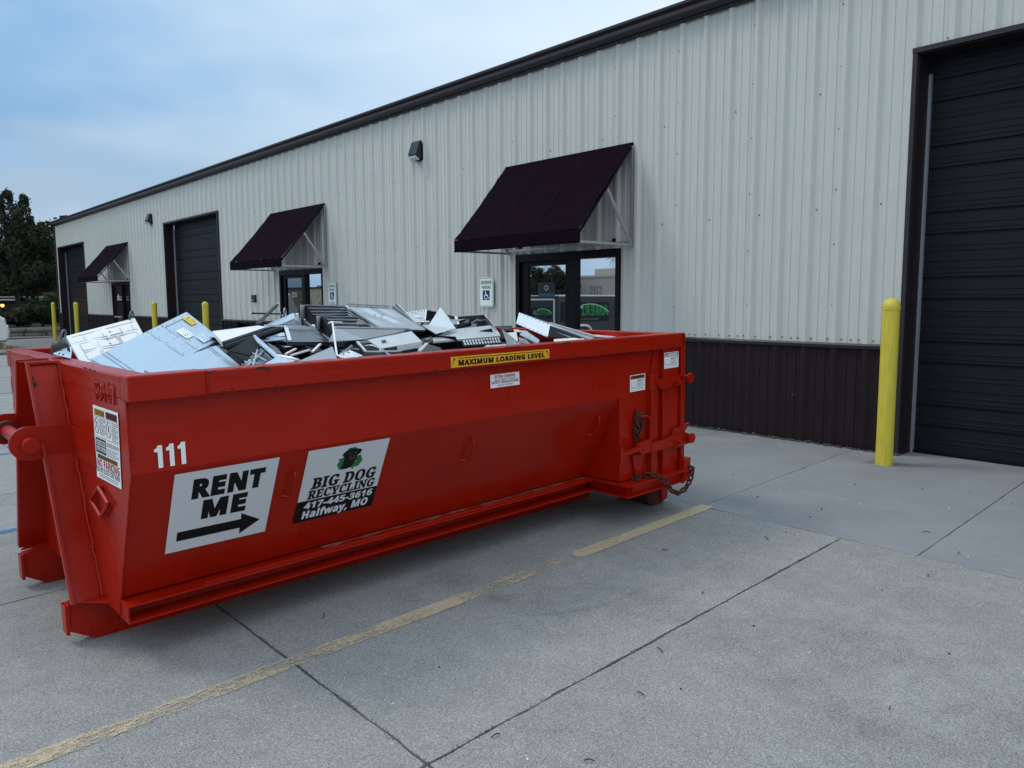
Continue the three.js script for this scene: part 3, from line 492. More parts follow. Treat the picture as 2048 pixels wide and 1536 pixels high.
  po.add(new RoundedBoxGeometry(0.045, 0.90, 0.168, 2, 0.006), P(3.488, s * 1.148, 0.735)); po.build('rear_post', M.red, D);
  const p2 = new MB(); p2.add(new RoundedBoxGeometry(0.05, 0.69, 0.065, 2, 0.008), P(3.305, s * 1.148, 0.65)); p2.build('rear_post', M.red, D);
  const p3 = new MB(); p3.add(new RoundedBoxGeometry(0.07, 0.99, 0.042, 2, 0.005), P(3.608, s * 1.153, 0.765)); p3.build('door_edge', M.red, D);
  const p4 = new MB(); p4.prism([P(3.30, s * 1.130, 1.01), P(3.34, s * 1.130, 1.165), P(3.40, s * 1.130, 1.165), P(3.40, s * 1.130, 0.24), P(3.30, s * 1.130, 0.24)], V(s * 0.006, 0, 0)); p4.build('post_web', M.red, D);
  const ft = new MB(); ft.prism([P(3.555, s * 1.19, 0.21), P(3.635, s * 1.19, 0.25), P(3.635, s * 1.19, 0.385), P(3.565, s * 1.19, 0.375)], V(s * 0.045, 0, 0)); ft.build('post_foot', M.red, D);
  // roller
  const wh = new MB(); wh.cyl(P(3.56, s * 0.70, 0.113), P(3.56, s * 1.0, 0.113), 0.115, 40); wh.cyl(P(3.56, s * 1.0, 0.113), P(3.56, s * 1.012, 0.113), 0.115, 40, 0.105); wh.build('roller_wheel', M.rust, D);
  const hb = new MB(); hb.cyl(P(3.56, s * 1.012, 0.113), P(3.56, s * 1.016, 0.113), 0.09, 28); hb.build('wheel_hub', M.rustRed, D);
  const br = new MB(), tg = []; for (let i = 0; i <= 8; i++) { const a = Math.PI * (1 + i / 8); tg.push([3.607 + 0.036 * Math.cos(a), 0.082 + 0.036 * Math.sin(a)]); } tg.push([3.645, 0.22], [3.568, 0.22]); br.prism(tg.map(([u, c]) => P(u, s * 1.02, c)), V(s * 0.016, 0, 0)); br.build('wheel_bracket', M.red, D);
  // skid rail with chamfered toe
  const sk = new MB(); sk.prism([[-0.132, 0.19], [-0.132, 0.064], [-0.03, 0.002], [3.38, 0.004], [3.38, 0.21], [0, 0.21]].map(([u, c]) => P(u, s * 0.455, c)), V(s * 0.055, 0, 0)); sk.prism([P(-0.145, s * 0.44, 0.05), P(-0.145, s * 0.515, 0.05), P(-0.145, s * 0.515, 0.185), P(-0.145, s * 0.44, 0.185)], V(0, 0, -0.014)); sk.build('skid_rail', M.red, D);
  weld(welds, P(-0.128, s * 0.512, 0.07), P(-0.128, s * 0.512, 0.18), 0.005);
  // hook stand: a splayed plate in front of the front wall, folded along its free edge
  const st = new MB(), bt = [0.112, 1.255], bb = [0.565, 0.205], L = (q, u) => P(u, s * q[0], q[1]);
  st.prism([L(bt, 0), L(bt, -0.140), L(bb, -0.130), L(bb, 0)], V(-s * 0.012, -0.004, 0));
  st.prism([L(bt, -0.142), L(bb, -0.132), L([bb[0] + 0.022, bb[1] + 0.008], -0.132), L([bt[0] + 0.022, bt[1] + 0.008], -0.142)], V(0, 0, -0.012));
  st.prism([L([0.10, 1.258], 0), L([0.10, 1.258], -0.142), L([0.128, 1.258], -0.142), L([0.128, 1.258], 0)], V(0, 0.010, 0)); st.build('hook_stand', M.red, D);
  weld(welds, L([0.122, 1.25], -0.004), L([0.575, 0.215], -0.004), 0.008);
  const gs = new MB(); gs.prism([P(-0.13, s * 0.505, 0.198), P(-0.0, s * 0.50, 0.205), P(-0.0, s * 0.66, 0.205)], V(0, 0.010, 0)); gs.build('gusset', M.red, D);
  // lifting lug
  const lg = new MB(), o = []; for (let i = 0; i <= 14; i++) { const a = Math.PI * (0.5 + i / 14); o.push([-0.187 + 0.078 * Math.cos(a), 0.908 + 0.078 * Math.sin(a)]); } o.push([0.0, 0.83], [0.0, 0.975]); lg.prism(o.map(([u, c]) => P(u, s * 0.268, c)), V(s * 0.022, 0, 0)); lg.build('lifting_lug', M.red, D);
  const bp = new MB(); bp.prism([P(-0.004, s * 0.27, 0.83), P(-0.004, s * 0.66, 0.825), P(-0.004, s * 0.66, 0.965), P(-0.004, s * 0.27, 0.975)], V(0, 0, 0.005)); bp.build('backing_plate', M.red, D);
}
{ // hook pin
  const m = new MB(); m.cyl(P(-0.187, -0.335, 0.906), P(-0.187, 0.335, 0.906), 0.033, 24); m.cyl(P(-0.187, 0.335, 0.906), P(-0.187, 0.352, 0.906), 0.037, 24, 0.034); m.build('hook_pin', M.red, D);
  new MB().cyl(P(-0.187, -0.245, 0.906), P(-0.187, -0.20, 0.906), 0.05, 24).build('pin_collar', M.rust, D);
}
{
  const f = new MB(); f.prism([[-1.128, 1.25], [-1.128, CR], [-0.84, 0.27], [-0.84, 0.20], [0.84, 0.20], [0.84, 0.27], [1.128, CR], [1.128, 1.25]].map(([b, c]) => P(0, b, c)), V(0, 0, -0.012)); f.build('front_wall', M.red, D);
  const r = new MB(); r.add(new RoundedBoxGeometry(2.18, 0.098, 0.105, 3, 0.010), P(0.0505, 0, 1.2125)); r.build('top_rim', M.red, D);
  const k = new MB(); k.box(-1.13, 1.13, 0.24, 1.255, -3.63, -3.59); k.build('rear_door', M.red, D);
  const kr = new MB(); kr.add(new RoundedBoxGeometry(2.26, 0.09, 0.07, 3, 0.008), P(3.592, 0, 1.215)); kr.build('top_rim', M.red, D);
  const fl = new MB(); fl.box(-0.84, 0.84, 0.2, 0.225, -3.6, -0.012); for (let i = 0; i < 8; i++) fl.box(-0.44, 0.44, 0.12, 0.2, -0.3 - i * 0.42, -0.24 - i * 0.42); fl.build('floor', M.redDirty, D);
  // raised weld-bead letters
  const bd = new MB(), G = { B: [[0, 0, 0, 1], [0, 1, 0.6, 0.8], [0.6, 0.8, 0, 0.5], [0, 0.5, 0.7, 0.25], [0.7, 0.25, 0, 0]], D: [[0, 0, 0, 1], [0, 1, 0.7, 0.6], [0.7, 0.6, 0.6, 0.2], [0.6, 0.2, 0, 0]], 1: [[0.3, 0, 0.3, 1]], 0: [[0, 0.2, 0, 0.8], [0, 0.8, 0.4, 1], [0.4, 1, 0.65, 0.7], [0.65, 0.7, 0.65, 0.2], [0.65, 0.2, 0.3, 0], [0.3, 0, 0, 0.2]], 7: [[0, 1, 0.7, 1], [0.7, 1, 0.5, 0]] };
  [...'BD107'].forEach((ch, i) => { for (const [a, b, c, d] of G[ch]) { const bx = 0.735 + i * 0.06; weld(bd, P(-0.002, bx + a * 0.05, 1.135 + b * 0.085), P(-0.002, bx + c * 0.05, 1.135 + d * 0.085), 0.0034); } }); bd.build('weld_lettering', M.red, D);
  // diamond ring on the front wall
  const dm = new MB(), q = [[0.705, 0.748], [0.845, 0.700], [0.712, 0.618], [0.565, 0.665], [0.705, 0.748]].map(([b, c]) => P(-0.016, b, c)); dm.tube(q, 0.010, 8, false, 48); dm.cyl(P(0, 0.705, 0.748), P(-0.020, 0.705, 0.748), 0.012, 8); dm.build('tie_ring', M.red, D);
}
welds.build('weld_bead', M.red, D);
// lower side panel frame: u along, s down the slope
const lp = (u, s, o = 0.0042) => P(u, 1.128 - 0.4404 * s + 0.8976 * o, 0.866 - 0.8976 * s - 0.4404 * o);
for (const u of [0.71, 1.777, 2.828]) { const m = new MB(); m.tube([lp(u, 0.12, 0), lp(u, 0.123, 0.022), lp(u, 0.15, 0.032), lp(u, 0.235, 0.030), lp(u - 0.008, 0.252, 0.02), lp(u - 0.038, 0.257, 0)], 0.007, 8, true, 40); m.build('tarp_hook', M.red, D); }
function decal(name, a, b, c, d, tex, rough) { const m = new MB(); m.quadUV(a, b, c, d); return m.build(name, printMat(tex, rough), D); }
decal('rent_sticker', lp(0.168, 0.453), lp(0.624, 0.453), lp(0.628, 0.025), lp(0.170, 0.027), canvasTex(900, 840, (x, W, H) => {
  x.fillStyle = '#ccced3'; x.fillRect(0, 0, W, H); txt(x, 'RENT', W * 0.51, H * 0.225, W * 0.70, H * 0.225, { heavy: 9, color: '#0b0b0d' }); txt(x, 'ME', W * 0.50, H * 0.51, W * 0.45, H * 0.22, { heavy: 9, color: '#0b0b0d' });
  x.fillStyle = '#0b0b0d'; x.beginPath(); const y = H * 0.805; x.moveTo(W * 0.09, y - 0.06 * H); x.lineTo(W * 0.71, y - 0.06 * H); x.lineTo(W * 0.70, y - 0.142 * H); x.lineTo(W * 0.915, y); x.lineTo(W * 0.715, y + 0.142 * H); x.lineTo(W * 0.71, y + 0.06 * H); x.lineTo(W * 0.09, y + 0.06 * H); x.fill();
  for (let i = 0; i < 40; i++) { x.fillStyle = 'rgba(120,110,105,0.25)'; x.fillRect(rnd(0, W), rnd(0, H), rnd(1, 4), rnd(1, 4)); }
}));
decal('company_sticker', lp(0.765, 0.447), lp(1.208, 0.442), lp(1.214, 0.017), lp(0.770, 0.018), canvasTex(900, 880, (x, W, H) => {
  x.fillStyle = '#ccced3'; x.fillRect(0, 0, W, H); x.fillStyle = '#0a0a0c'; x.fillRect(0, H * 0.70, W, H * 0.30);
  // three bent green arrows round a dark dog's head
  x.save(); x.translate(W * 0.54, H * 0.215); x.fillStyle = '#1f7440'; x.strokeStyle = '#0d3d20'; x.lineWidth = 4;
  for (let k = 0; k < 3; k++) { x.save(); x.rotate(k * Math.PI * 2 / 3); x.beginPath(); x.moveTo(-88, -70); x.lineTo(-40, -142); x.lineTo(34, -142); x.lineTo(62, -98); x.lineTo(86, -112); x.lineTo(66, -32); x.lineTo(-12, -52); x.lineTo(14, -68); x.lineTo(0, -92); x.lineTo(-38, -36); x.closePath(); x.fill(); x.stroke(); x.restore(); }
  x.fillStyle = '#121110'; x.beginPath(); x.moveTo(-104, -64); x.bezierCurveTo(-90, -122, -30, -134, 10, -128); x.bezierCurveTo(60, -126, 92, -112, 112, -100); x.lineTo(100, -58); x.bezierCurveTo(84, -52, 74, -48, 70, -30); x.bezierCurveTo(82, 20, 50, 60, 34, 74); x.bezierCurveTo(30, 118, -60, 120, -92, 96); x.bezierCurveTo(-80, 60, -72, 20, -70, -18); x.bezierCurveTo(-80, -46, -92, -52, -104, -64); x.fill();
  x.fillStyle = '#4a4038'; x.beginPath(); x.ellipse(16, -22, 34, 30, 0, 0, 7); x.fill(); x.fillStyle = '#0a0909'; x.beginPath(); x.ellipse(18, -36, 17, 11, 0, 0, 7); x.fill(); x.fillRect(15, -30, 6, 26); x.fillStyle = '#8d7f70'; for (const q of [-18, 44]) { x.beginPath(); x.ellipse(q, -72, 7, 5, 0, 0, 7); x.fill(); } x.strokeStyle = '#2c2723'; x.lineWidth = 5; x.beginPath(); x.arc(16, -8, 24, 0.3, 2.8); x.stroke(); x.restore();
  const sten = (s, cx, cy, w, h) => { txt(x, s, cx, cy, w, h, { font: 'serif', skew: -0.06, heavy: 7, color: '#0c0c0e' }); };
  sten('BIG DOG', W * 0.52, H * 0.47, W * 0.80, H * 0.145); sten('RECYCLING', W * 0.52, H * 0.625, W * 0.84, H * 0.115);
  txt(x, '417-445-3616', W * 0.52, H * 0.775, W * 0.86, H * 0.09, { skew: -0.05, color: '#d6d8db', heavy: 4 }); txt(x, 'Halfway, MO', W * 0.5, H * 0.905, W * 0.84, H * 0.105, { skew: -0.05, color: '#d6d8db', heavy: 5 });
}));
{ // fleet number, cut letters
  const c = document.createElement('canvas'); c.width = 384; c.height = 288; const x = c.getContext('2d'); x.fillStyle = '#000'; x.fillRect(0, 0, 384, 288); x.fillStyle = '#fff';
  for (let k = 0; k < 3; k++) { const o = 22 + k * 124; x.beginPath(); x.moveTo(o + 36, 8); x.lineTo(o + 84, 8); x.lineTo(o + 84, 280); x.lineTo(o + 34, 280); x.lineTo(o + 34, 84); x.lineTo(o, 84); x.lineTo(o, 48); x.bezierCurveTo(o + 22, 44, o + 34, 32, o + 36, 8); x.fill(); }
  const m = new MB(); m.quadUV(P(0.085, 1.1325, 0.877), P(0.226, 1.1325, 0.879), P(0.226, 1.1325, 0.977), P(0.085, 1.1325, 0.975)); m.build('fleet_number', std({ color: rgb(0.78, 0.79, 0.8), alphaMap: new THREE.CanvasTexture(c), alphaTest: 0.5, roughness: 0.5 }), D);
}
decal('loading_sticker', P(1.557, 1.1905, 1.176), P(2.280, 1.1905, 1.178), P(2.280, 1.1905, 1.231), P(1.557, 1.1905, 1.233), canvasTex(1400, 112, (x, W, H) => {
  x.fillStyle = '#dba127'; x.fillRect(0, 0, W, H); txt(x, 'MAXIMUM LOADING LEVEL', W * 0.505, H * 0.60, W * 0.88, H * 0.47, { heavy: 9 }); x.fillStyle = '#151310'; x.fillRect(W * 0.07, H * 0.15, W * 0.87, H * 0.06);
  x.strokeStyle = '#151310'; x.lineWidth = 6; for (const [cx, k] of [[40, 1], [W - 34, -1]]) { x.beginPath(); x.moveTo(cx - 16 * k, H * 0.75); x.quadraticCurveTo(cx - 14 * k, H * 0.28, cx + 8 * k, H * 0.22); x.stroke(); x.beginPath(); x.moveTo(cx + 22 * k, H * 0.20); x.lineTo(cx - 2 * k, H * 0.10); x.lineTo(cx, H * 0.42); x.fill(); }
}));
decal('charges_sticker', P(1.875, 1.1325, 1.034), P(2.095, 1.1325, 1.036), P(2.093, 1.1325, 1.111), P(1.874, 1.1325, 1.109), canvasTex(640, 224, (x, W, H) => {
  x.fillStyle = '#e6e3e6'; x.fillRect(0, 0, W, H); const c = '#7a2233'; txt(x, 'EXTRA CHARGES', W / 2, 44, 450, 46, { color: c, heavy: 4 }); txt(x, 'WILL BE MADE IF THE ABOVE', W / 2, 92, 450, 24, { color: c, heavy: 2 }); txt(x, 'SAFETY REGULATIONS', W / 2, 138, 600, 46, { color: c, heavy: 4 }); txt(x, 'ARE NOT FOLLOWED', W / 2, 190, 340, 24, { color: c, heavy: 2 });
}));
const safety = (head, hc, tc) => canvasTex(420, 300, (x, W, H) => {
  x.fillStyle = '#e8ebee'; x.fillRect(0, 0, W, H); x.fillStyle = hc; x.fillRect(14, 12, W - 28, 66); x.fillStyle = tc; x.beginPath(); x.moveTo(32, 66); x.lineTo(54, 24); x.lineTo(76, 66); x.fill(); txt(x, head, 238, 46, 290, 44, { color: tc, heavy: 5 });
  x.strokeStyle = '#6d7680'; x.lineWidth = 4; x.strokeRect(30, 130, 120, 90); x.beginPath(); x.moveTo(40, 220); x.lineTo(100, 120); x.lineTo(150, 220); x.stroke(); x.fillStyle = '#565d66'; x.fillRect(24, 232, 140, 10); lines(x, 186, 94, 216, 3, 18, 10, '#222'); lines(x, 186, 152, 216, 7, 16, 7); lines(x, 24, 272, 370, 1, 10, 7);
});
decal('warning_sticker', P(3.089, 1.1325, 0.892), P(3.249, 1.1325, 0.895), P(3.249, 1.1325, 1.006), P(3.089, 1.1325, 1.003), safety('WARNING', '#8f4a1c', '#160d08'));
decal('danger_sticker', P(3.406, 1.1735, 1.025), P(3.568, 1.1735, 1.028), P(3.567, 1.1735, 1.136), P(3.404, 1.1735, 1.134), safety('DANGER', '#6d1430', '#eef0f2'));
decal('caution_sticker', P(-0.0035, 0.650, 0.785), P(-0.0035, 1.005, 0.790), P(-0.0035, 1.035, 1.108), P(-0.0035, 0.672, 1.107), canvasTex(512, 640, (x, W, H) => {
  x.fillStyle = '#e4eaee'; x.fillRect(0, 0, W, H); x.fillStyle = '#b08420'; x.fillRect(22, 26, 218, 58); txt(x, 'CAUTION', 134, 56, 190, 40, { heavy: 4 }); x.fillStyle = '#5d1426'; x.fillRect(262, 26, 226, 58); txt(x, 'WARNING', 376, 56, 190, 40, { color: '#2a0810', heavy: 4 });
  x.strokeStyle = '#222'; x.lineWidth = 8; for (const cx of [66, 312]) { x.beginPath(); x.ellipse(cx, 172, 42, 66, 0, 0, 7); x.stroke(); x.beginPath(); x.moveTo(cx - 24, 122); x.lineTo(cx + 26, 222); x.stroke(); x.fillStyle = '#333'; x.fillRect(cx - 12, 140, 20, 50); }
  lines(x, 122, 104, 118, 9, 16, 8, '#333'); lines(x, 372, 104, 118, 10, 16, 8, '#333'); x.lineWidth = 4; x.strokeRect(20, 92, 222, 176); x.strokeRect(260, 92, 230, 176);
  x.fillStyle = '#15161a'; x.fillRect(18, 280, 218, 130); x.fillStyle = '#c9d0d6'; x.fillRect(32, 296, 188, 46); x.fillRect(32, 352, 88, 40); x.fillRect(128, 352, 92, 40); txt(x, 'NO MISUSE', 126, 319, 170, 30, { heavy: 3 }); lines(x, 40, 362, 170, 2, 16, 9, '#333');
  for (let k = 0; k < 6; k++) { x.lineWidth = 5; x.strokeStyle = '#552033'; x.beginPath(); x.arc(266 + k * 42, 308, 17, 0, 7); x.stroke(); x.fillStyle = '#222'; x.fillRect(260 + k * 42, 298, 11, 20); } lines(x, 250, 340, 240, 6, 13, 6, '#444');
  x.fillStyle = '#6f5a1c'; x.fillRect(40, 420, 420, 40); txt(x, 'DO NOT FILL ABOVE TOP OF CONTAINER', 250, 440, 396, 20, { color: '#1a1408', heavy: 2 });
  txt(x, 'NO PARKING', 256, 498, 470, 64, { color: '#8a1730', heavy: 6 }); txt(x, 'DO NOT BLOCK CONTAINER', 256, 560, 468, 46, { color: '#23262b', heavy: 4 }); lines(x, 60, 596, 390, 2, 17, 8, '#445');
}));
// rear hardware
{
  const s = 1, up = new MB(), o = []; for (let i = 0; i <= 8; i++) { const a = Math.PI * (0.5 + i / 8); o.push([3.356 + 0.034 * Math.cos(a), 0.927 + 0.034 * Math.sin(a)]); } o.push([3.60, 0.902], [3.60, 0.972]); up.prism(o.map(([u, c]) => P(u, 1.172, c)), V(0.018, 0, 0)); up.build('hinge_plate', M.red, D);
  const bolt = (u, c, b) => { const m = new MB(); m.cyl(P(u, b, c), P(u, b + 0.006, c), 0.03, 20); m.cyl(P(u, b + 0.006, c), P(u, b + 0.022, c), 0.017, 6); m.cyl(P(u, b + 0.022, c), P(u, b + 0.034, c), 0.009, 10); m.build('bolt', M.red, D); };
  bolt(3.495, 0.936, 1.19); bolt(3.495, 0.513, 1.214);
  for (const [u, c, k] of [[3.652, 0.945, 1.19], [3.64, 0.522, 1.215]]) { const m = new MB(); m.cyl(P(u, k - 0.1, c), P(u, k + 0.025, c), 0.02, 14); m.cyl(P(u, k + 0.02, c), P(u, k + 0.032, c), 0.036, 26); m.bar(P(u - 0.08, k - 0.01, c + 0.005), P(u, k - 0.01, c), 0.02, 0.03); m.build('hinge_pin', M.red, D); }
  const lk = new MB(); lk.prism([[3.215, 0.478], [3.215, 0.538], [3.60, 0.566], [3.66, 0.545], [3.65, 0.49], [3.47, 0.485]].map(([u, c]) => P(u, 1.196, c)), V(0.018, 0, 0)); lk.prism([[3.47, 0.556], [3.49, 0.60], [3.675, 0.625], [3.61, 0.556]].map(([u, c]) => P(u, 1.185, c)), V(0.012, 0, 0)); lk.prism([[3.47, 0.470], [3.47, 0.485], [3.665, 0.507], [3.665, 0.485]].map(([u, c]) => P(u, 1.18, c)), V(0.04, 0, 0)); lk.build('lock_bar', M.red, D);
  const th = new MB(); th.prism([[2.905, 0.455], [2.905, 0.560], [2.928, 0.552], [2.945, 0.520], [3.085, 0.533], [3.105, 0.558], [3.105, 0.562], [3.212, 0.568], [3.212, 0.485], [3.115, 0.478], [3.095, 0.505], [2.945, 0.495], [2.925, 0.462]].map(([u, c]) => P(u, 1.186, c)), V(0.024, 0, 0)); th.box(1.13, 1.186, 0.49, 0.55, -3.20, -3.14); th.build('lock_handle', M.red, D);
  const lp2 = new MB(); lp2.tube([P(3.14, 1.18, 0.725), P(3.20, 1.19, 0.725), P(3.226, 1.195, 0.70), P(3.228, 1.195, 0.62), P(3.228, 1.195, 0.47)], 0.008, 8, true, 40); lp2.build('handle_loop', M.red, D);
  const hp = new MB(); hp.prism([[3.15, 0.57], [3.15, 0.62], [3.175, 0.62], [3.175, 0.70], [3.20, 0.71], [3.20, 0.57]].map(([u, c]) => P(u, 1.13, c)), V(0.03, 0, 0)); hp.build('keeper_plate', M.red, D);
  const tr = new MB(); tr.prism([[3.10, 0.47], [3.235, 0.47], [3.165, 0.30], [3.14, 0.30]].map(([u, c]) => P(u, 1.135, c)), V(0.012, 0, 0)); tr.build('chain_plate', M.red, D);
}
// rusty chains: every link a torus
function chain(pts, pitch, r, w, parent) {
  const c = new THREE.CatmullRomCurve3(pts), n = Math.round(c.getLength() / pitch), g = new THREE.Group(); g.name = 'chain'; parent.add(g);
  const tg = new THREE.TorusGeometry(pitch * 0.62 - r, r, 7, 16); tg.scale(1.25, w, 1); 
  for (let i = 0; i < n; i++) { const t = (i + 0.5) / n, p = c.getPointAt(t), d = c.getTangentAt(t); const m = new THREE.Mesh(tg, M.rust); m.name = 'link'; m.position.copy(p); m.quaternion.setFromUnitVectors(V(1, 0, 0), d); m.rotateX((i % 2) * Math.PI / 2 + 0.5 + rnd(-0.2, 0.2)); g.add(m); }
}
chain([P(3.195, 1.175, 0.325), P(3.25, 1.235, 0.318), P(3.30, 1.268, 0.270), P(3.36, 1.275, 0.205), P(3.44, 1.275, 0.172), P(3.53, 1.27, 0.19), P(3.595, 1.262, 0.235), P(3.63, 1.255, 0.285), P(3.637, 1.245, 0.315), P(3.615, 1.235, 0.325)], 0.042, 0.0078, 0.85, D);
chain([P(3.15, 1.14, 0.765), P(3.135, 1.15, 0.72), P(3.12, 1.15, 0.62), P(3.14, 1.155, 0.575), P(3.155, 1.16, 0.62), P(3.15, 1.165, 0.72), P(3.175, 1.17, 0.735), P(3.165, 1.175, 0.66), P(3.14, 1.17, 0.60), P(3.13, 1.165, 0.66), P(3.145, 1.16, 0.73), P(3.20, 1.165, 0.735)], 0.031, 0.0055, 0.85, D);
chain([P(3.10, 1.15, 0.305), P(3.12, 1.165, 0.315), P(3.11, 1.18, 0.31), P(3.14, 1.175, 0.32), P(3.13, 1.16, 0.33)], 0.036, 0.0065, 0.85, D);
{ // chipped paint along the worn edges
  const m = new MB();
  const chip = (u, b, c, L, h, n) => { const pts = []; const k = 9; for (let i = 0; i < k; i++) { const a = i / k * 2 * Math.PI, r = rnd(0.45, 1); pts.push([Math.cos(a) * L * r, Math.sin(a) * h * r]); } const ctr = n === 'b' ? P(u, b, c) : P(u, b, c); for (let i = 0; i < k; i++) { const j = (i + 1) % k, q = (e) => n === 'b' ? P(u + e[0], b, c + e[1]) : n === 'c' ? P(u + e[0], b + e[1], c) : P(u, b + e[0], c + e[1]); m.tri(ctr, q(pts[i]), q(pts[j])); } };
  for (const [u, c, L, h] of [[0.31, 1.253, 0.016, 0.006], [0.53, 1.256, 0.03, 0.006], [0.56, 1.250, 0.02, 0.008], [0.22, 1.258, 0.03, 0.003], [1.99, 1.259, 0.11, 0.004], [2.42, 1.257, 0.06, 0.005], [2.47, 1.190, 0.025, 0.010], [1.46, 1.172, 0.015, 0.008], [0.405, 1.178, 0.012, 0.004], [2.75, 1.19, 0.05, 0.004]]) chip(u, 1.1895, c, L, h, 'b');
  for (let i = 0; i < 30; i++) chip(rnd(0.3, 3.5), 1.181, 1.2640, rnd(0.01, 0.06), 0.0035, 'c'); for (let i = 0; i < 26; i++) chip(rnd(0.3, 3.5), 1.1895, rnd() < 0.5 ? 1.258 : 1.170, rnd(0.004, 0.02), rnd(0.0015, 0.004), 'b'); for (let i = 0; i < 14; i++) chip(rnd(0.1, 3.3), 1.1335, rnd(0.88, 1.14), rnd(0.003, 0.010), rnd(0.001, 0.0025), 'b');
  for (const [b, c, L, h] of [[0.60, 1.2605, 0.05, 0.004], [0.68, 1.259, 0.03, 0.006], [0.74, 1.258, 0.03, 0.005], [-0.55, 1.258, 0.06, 0.004], [-0.2, 1.259, 0.03, 0.004]]) chip(-0.0034, b, c, L, h, 'u');
  for (const c of [0.35, 0.40, 0.55, 0.70, 0.80, 0.93]) chip(0.012 + rnd(0, 0.01), 1.1302, c > CR ? c : 5, 0.006, 0.004, 'b');
  for (const c of [0.34, 0.42, 0.48, 0.52, 0.56, 0.61, 0.75]) chip(2.99, 1.1302, c, 0.004, 0.007, 'b');
  m.build('paint_chip', M.chip, D);
  const k2 = new MB(), bt = [0.112, 1.255], bb = [0.565, 0.205];
  for (const [t, u, L] of [[0.06, -0.12, 0.010], [0.085, -0.118, 0.016], [0.30, -0.08, 0.012], [0.31, -0.05, 0.018], [0.10, -0.125, 0.007]]) { const b = mix(bt[0], bb[0], t) + 0.0035, c = mix(bt[1], bb[1], t) + 0.002; for (let i = 0; i < 7; i++) { const a0 = i / 7 * 6.283, a1 = (i + 1) / 7 * 6.283, r0 = rnd(0.5, 1), r1 = rnd(0.5, 1); k2.tri(P(u, b, c), P(u + Math.cos(a0) * L * r0, b - 0.4 * Math.sin(a0) * L * r0, c + 0.9 * Math.sin(a0) * L * r0), P(u + Math.cos(a1) * L * r1, b - 0.4 * Math.sin(a1) * L * r1, c + 0.9 * Math.sin(a1) * L * r1)); } }
  k2.build('paint_chip', M.chip, D);
}

// ---------------------------------------------------------------- scrap metal in the dumpster (points in the dumpster's axes: u along, b across, c up)
D.updateMatrixWorld(true);
function piece(name, label, cat, pts, fill, group) {
  const q = pts.map((p) => P(...p)), c = q.reduce((s, p) => s.add(p), V(0, 0, 0)).multiplyScalar(1 / q.length);
  const g = new THREE.Group(); g.name = numbered(name); g.position.copy(c.clone().applyMatrix4(D.matrixWorld)); g.rotation.copy(DROT); g.userData = { label, category: cat }; if (group) g.userData.group = group;
  scene.add(g); fill(g, q.map((p) => p.sub(c))); return g;
}
const nrmOf = (q) => { const n = new THREE.Vector3(); for (let i = 1; i + 1 < q.length; i++) n.add(q[i].clone().sub(q[0]).cross(q[i + 1].clone().sub(q[0]))); n.normalize(); if (n.y < 0) n.negate(); return n; };
// a sheet of metal, its edges folded down (or up) by lip
const sheetMB = (q, th = 0.002, lip = 0, m = new MB()) => {
  const n = nrmOf(q), d = n.clone().multiplyScalar(-th), k = q.length;
  if (k === 4) { // slightly dented: 6 x 6 patch
    const s = rnd(0, 50), B2 = (a, b) => q[0].clone().multiplyScalar((1 - a) * (1 - b)).addScaledVector(q[1], a * (1 - b)).addScaledVector(q[2], a * b).addScaledVector(q[3], (1 - a) * b).addScaledVector(n, 0.009 * n2(a * 2.2 + s, b * 2.2) * Math.sin(Math.PI * a) * Math.sin(Math.PI * b));
    m.patch(B2, 10, 10);
    m.poly(q.map((p) => p.clone().addScaledVector(n, -th - 0.004)));
  } else m.poly(q).poly(q.map((p) => p.clone().add(d)));
  for (let i = 0; i < k; i++) { const a = q[i], b = q[(i + 1) % k]; if (lip) m.prism([a, b, b.clone().addScaledVector(n, -lip), a.clone().addScaledVector(n, -lip)], n.clone().cross(b.clone().sub(a)).normalize().multiplyScalar(0.0015)); else m.quad(a, b, b.clone().add(d), a.clone().add(d)); }
  return m;
};
const bil = (q, a, b, o = 0.002) => { const n = nrmOf(q); return q[0].clone().multiplyScalar((1 - a) * (1 - b)).addScaledVector(q[1], a * (1 - b)).addScaledVector(q[2], a * b).addScaledVector(q[3], (1 - a) * b).addScaledVector(n, o); };
const plate = (name, label, cat, mat, pts, th, lip, more) => piece(name, label, cat, pts, (g, q) => { sheetMB(q, th, lip).build('sheet', mat, g); if (more) more(g, q); });
const rivets = (g, q, n, edge = 0.04, mat = M.darkMetal, r = 0.004) => { const m = new MB(), N = nrmOf(q); for (let i = 0; i < n; i++) for (const b of [edge, 1 - edge]) { const c = bil(q, (i + 0.5) / n, b, 0.0); m.cyl(c, c.clone().addScaledVector(N, 0.003), r, 6); } stuff(m.build('rivet', mat, g)); };
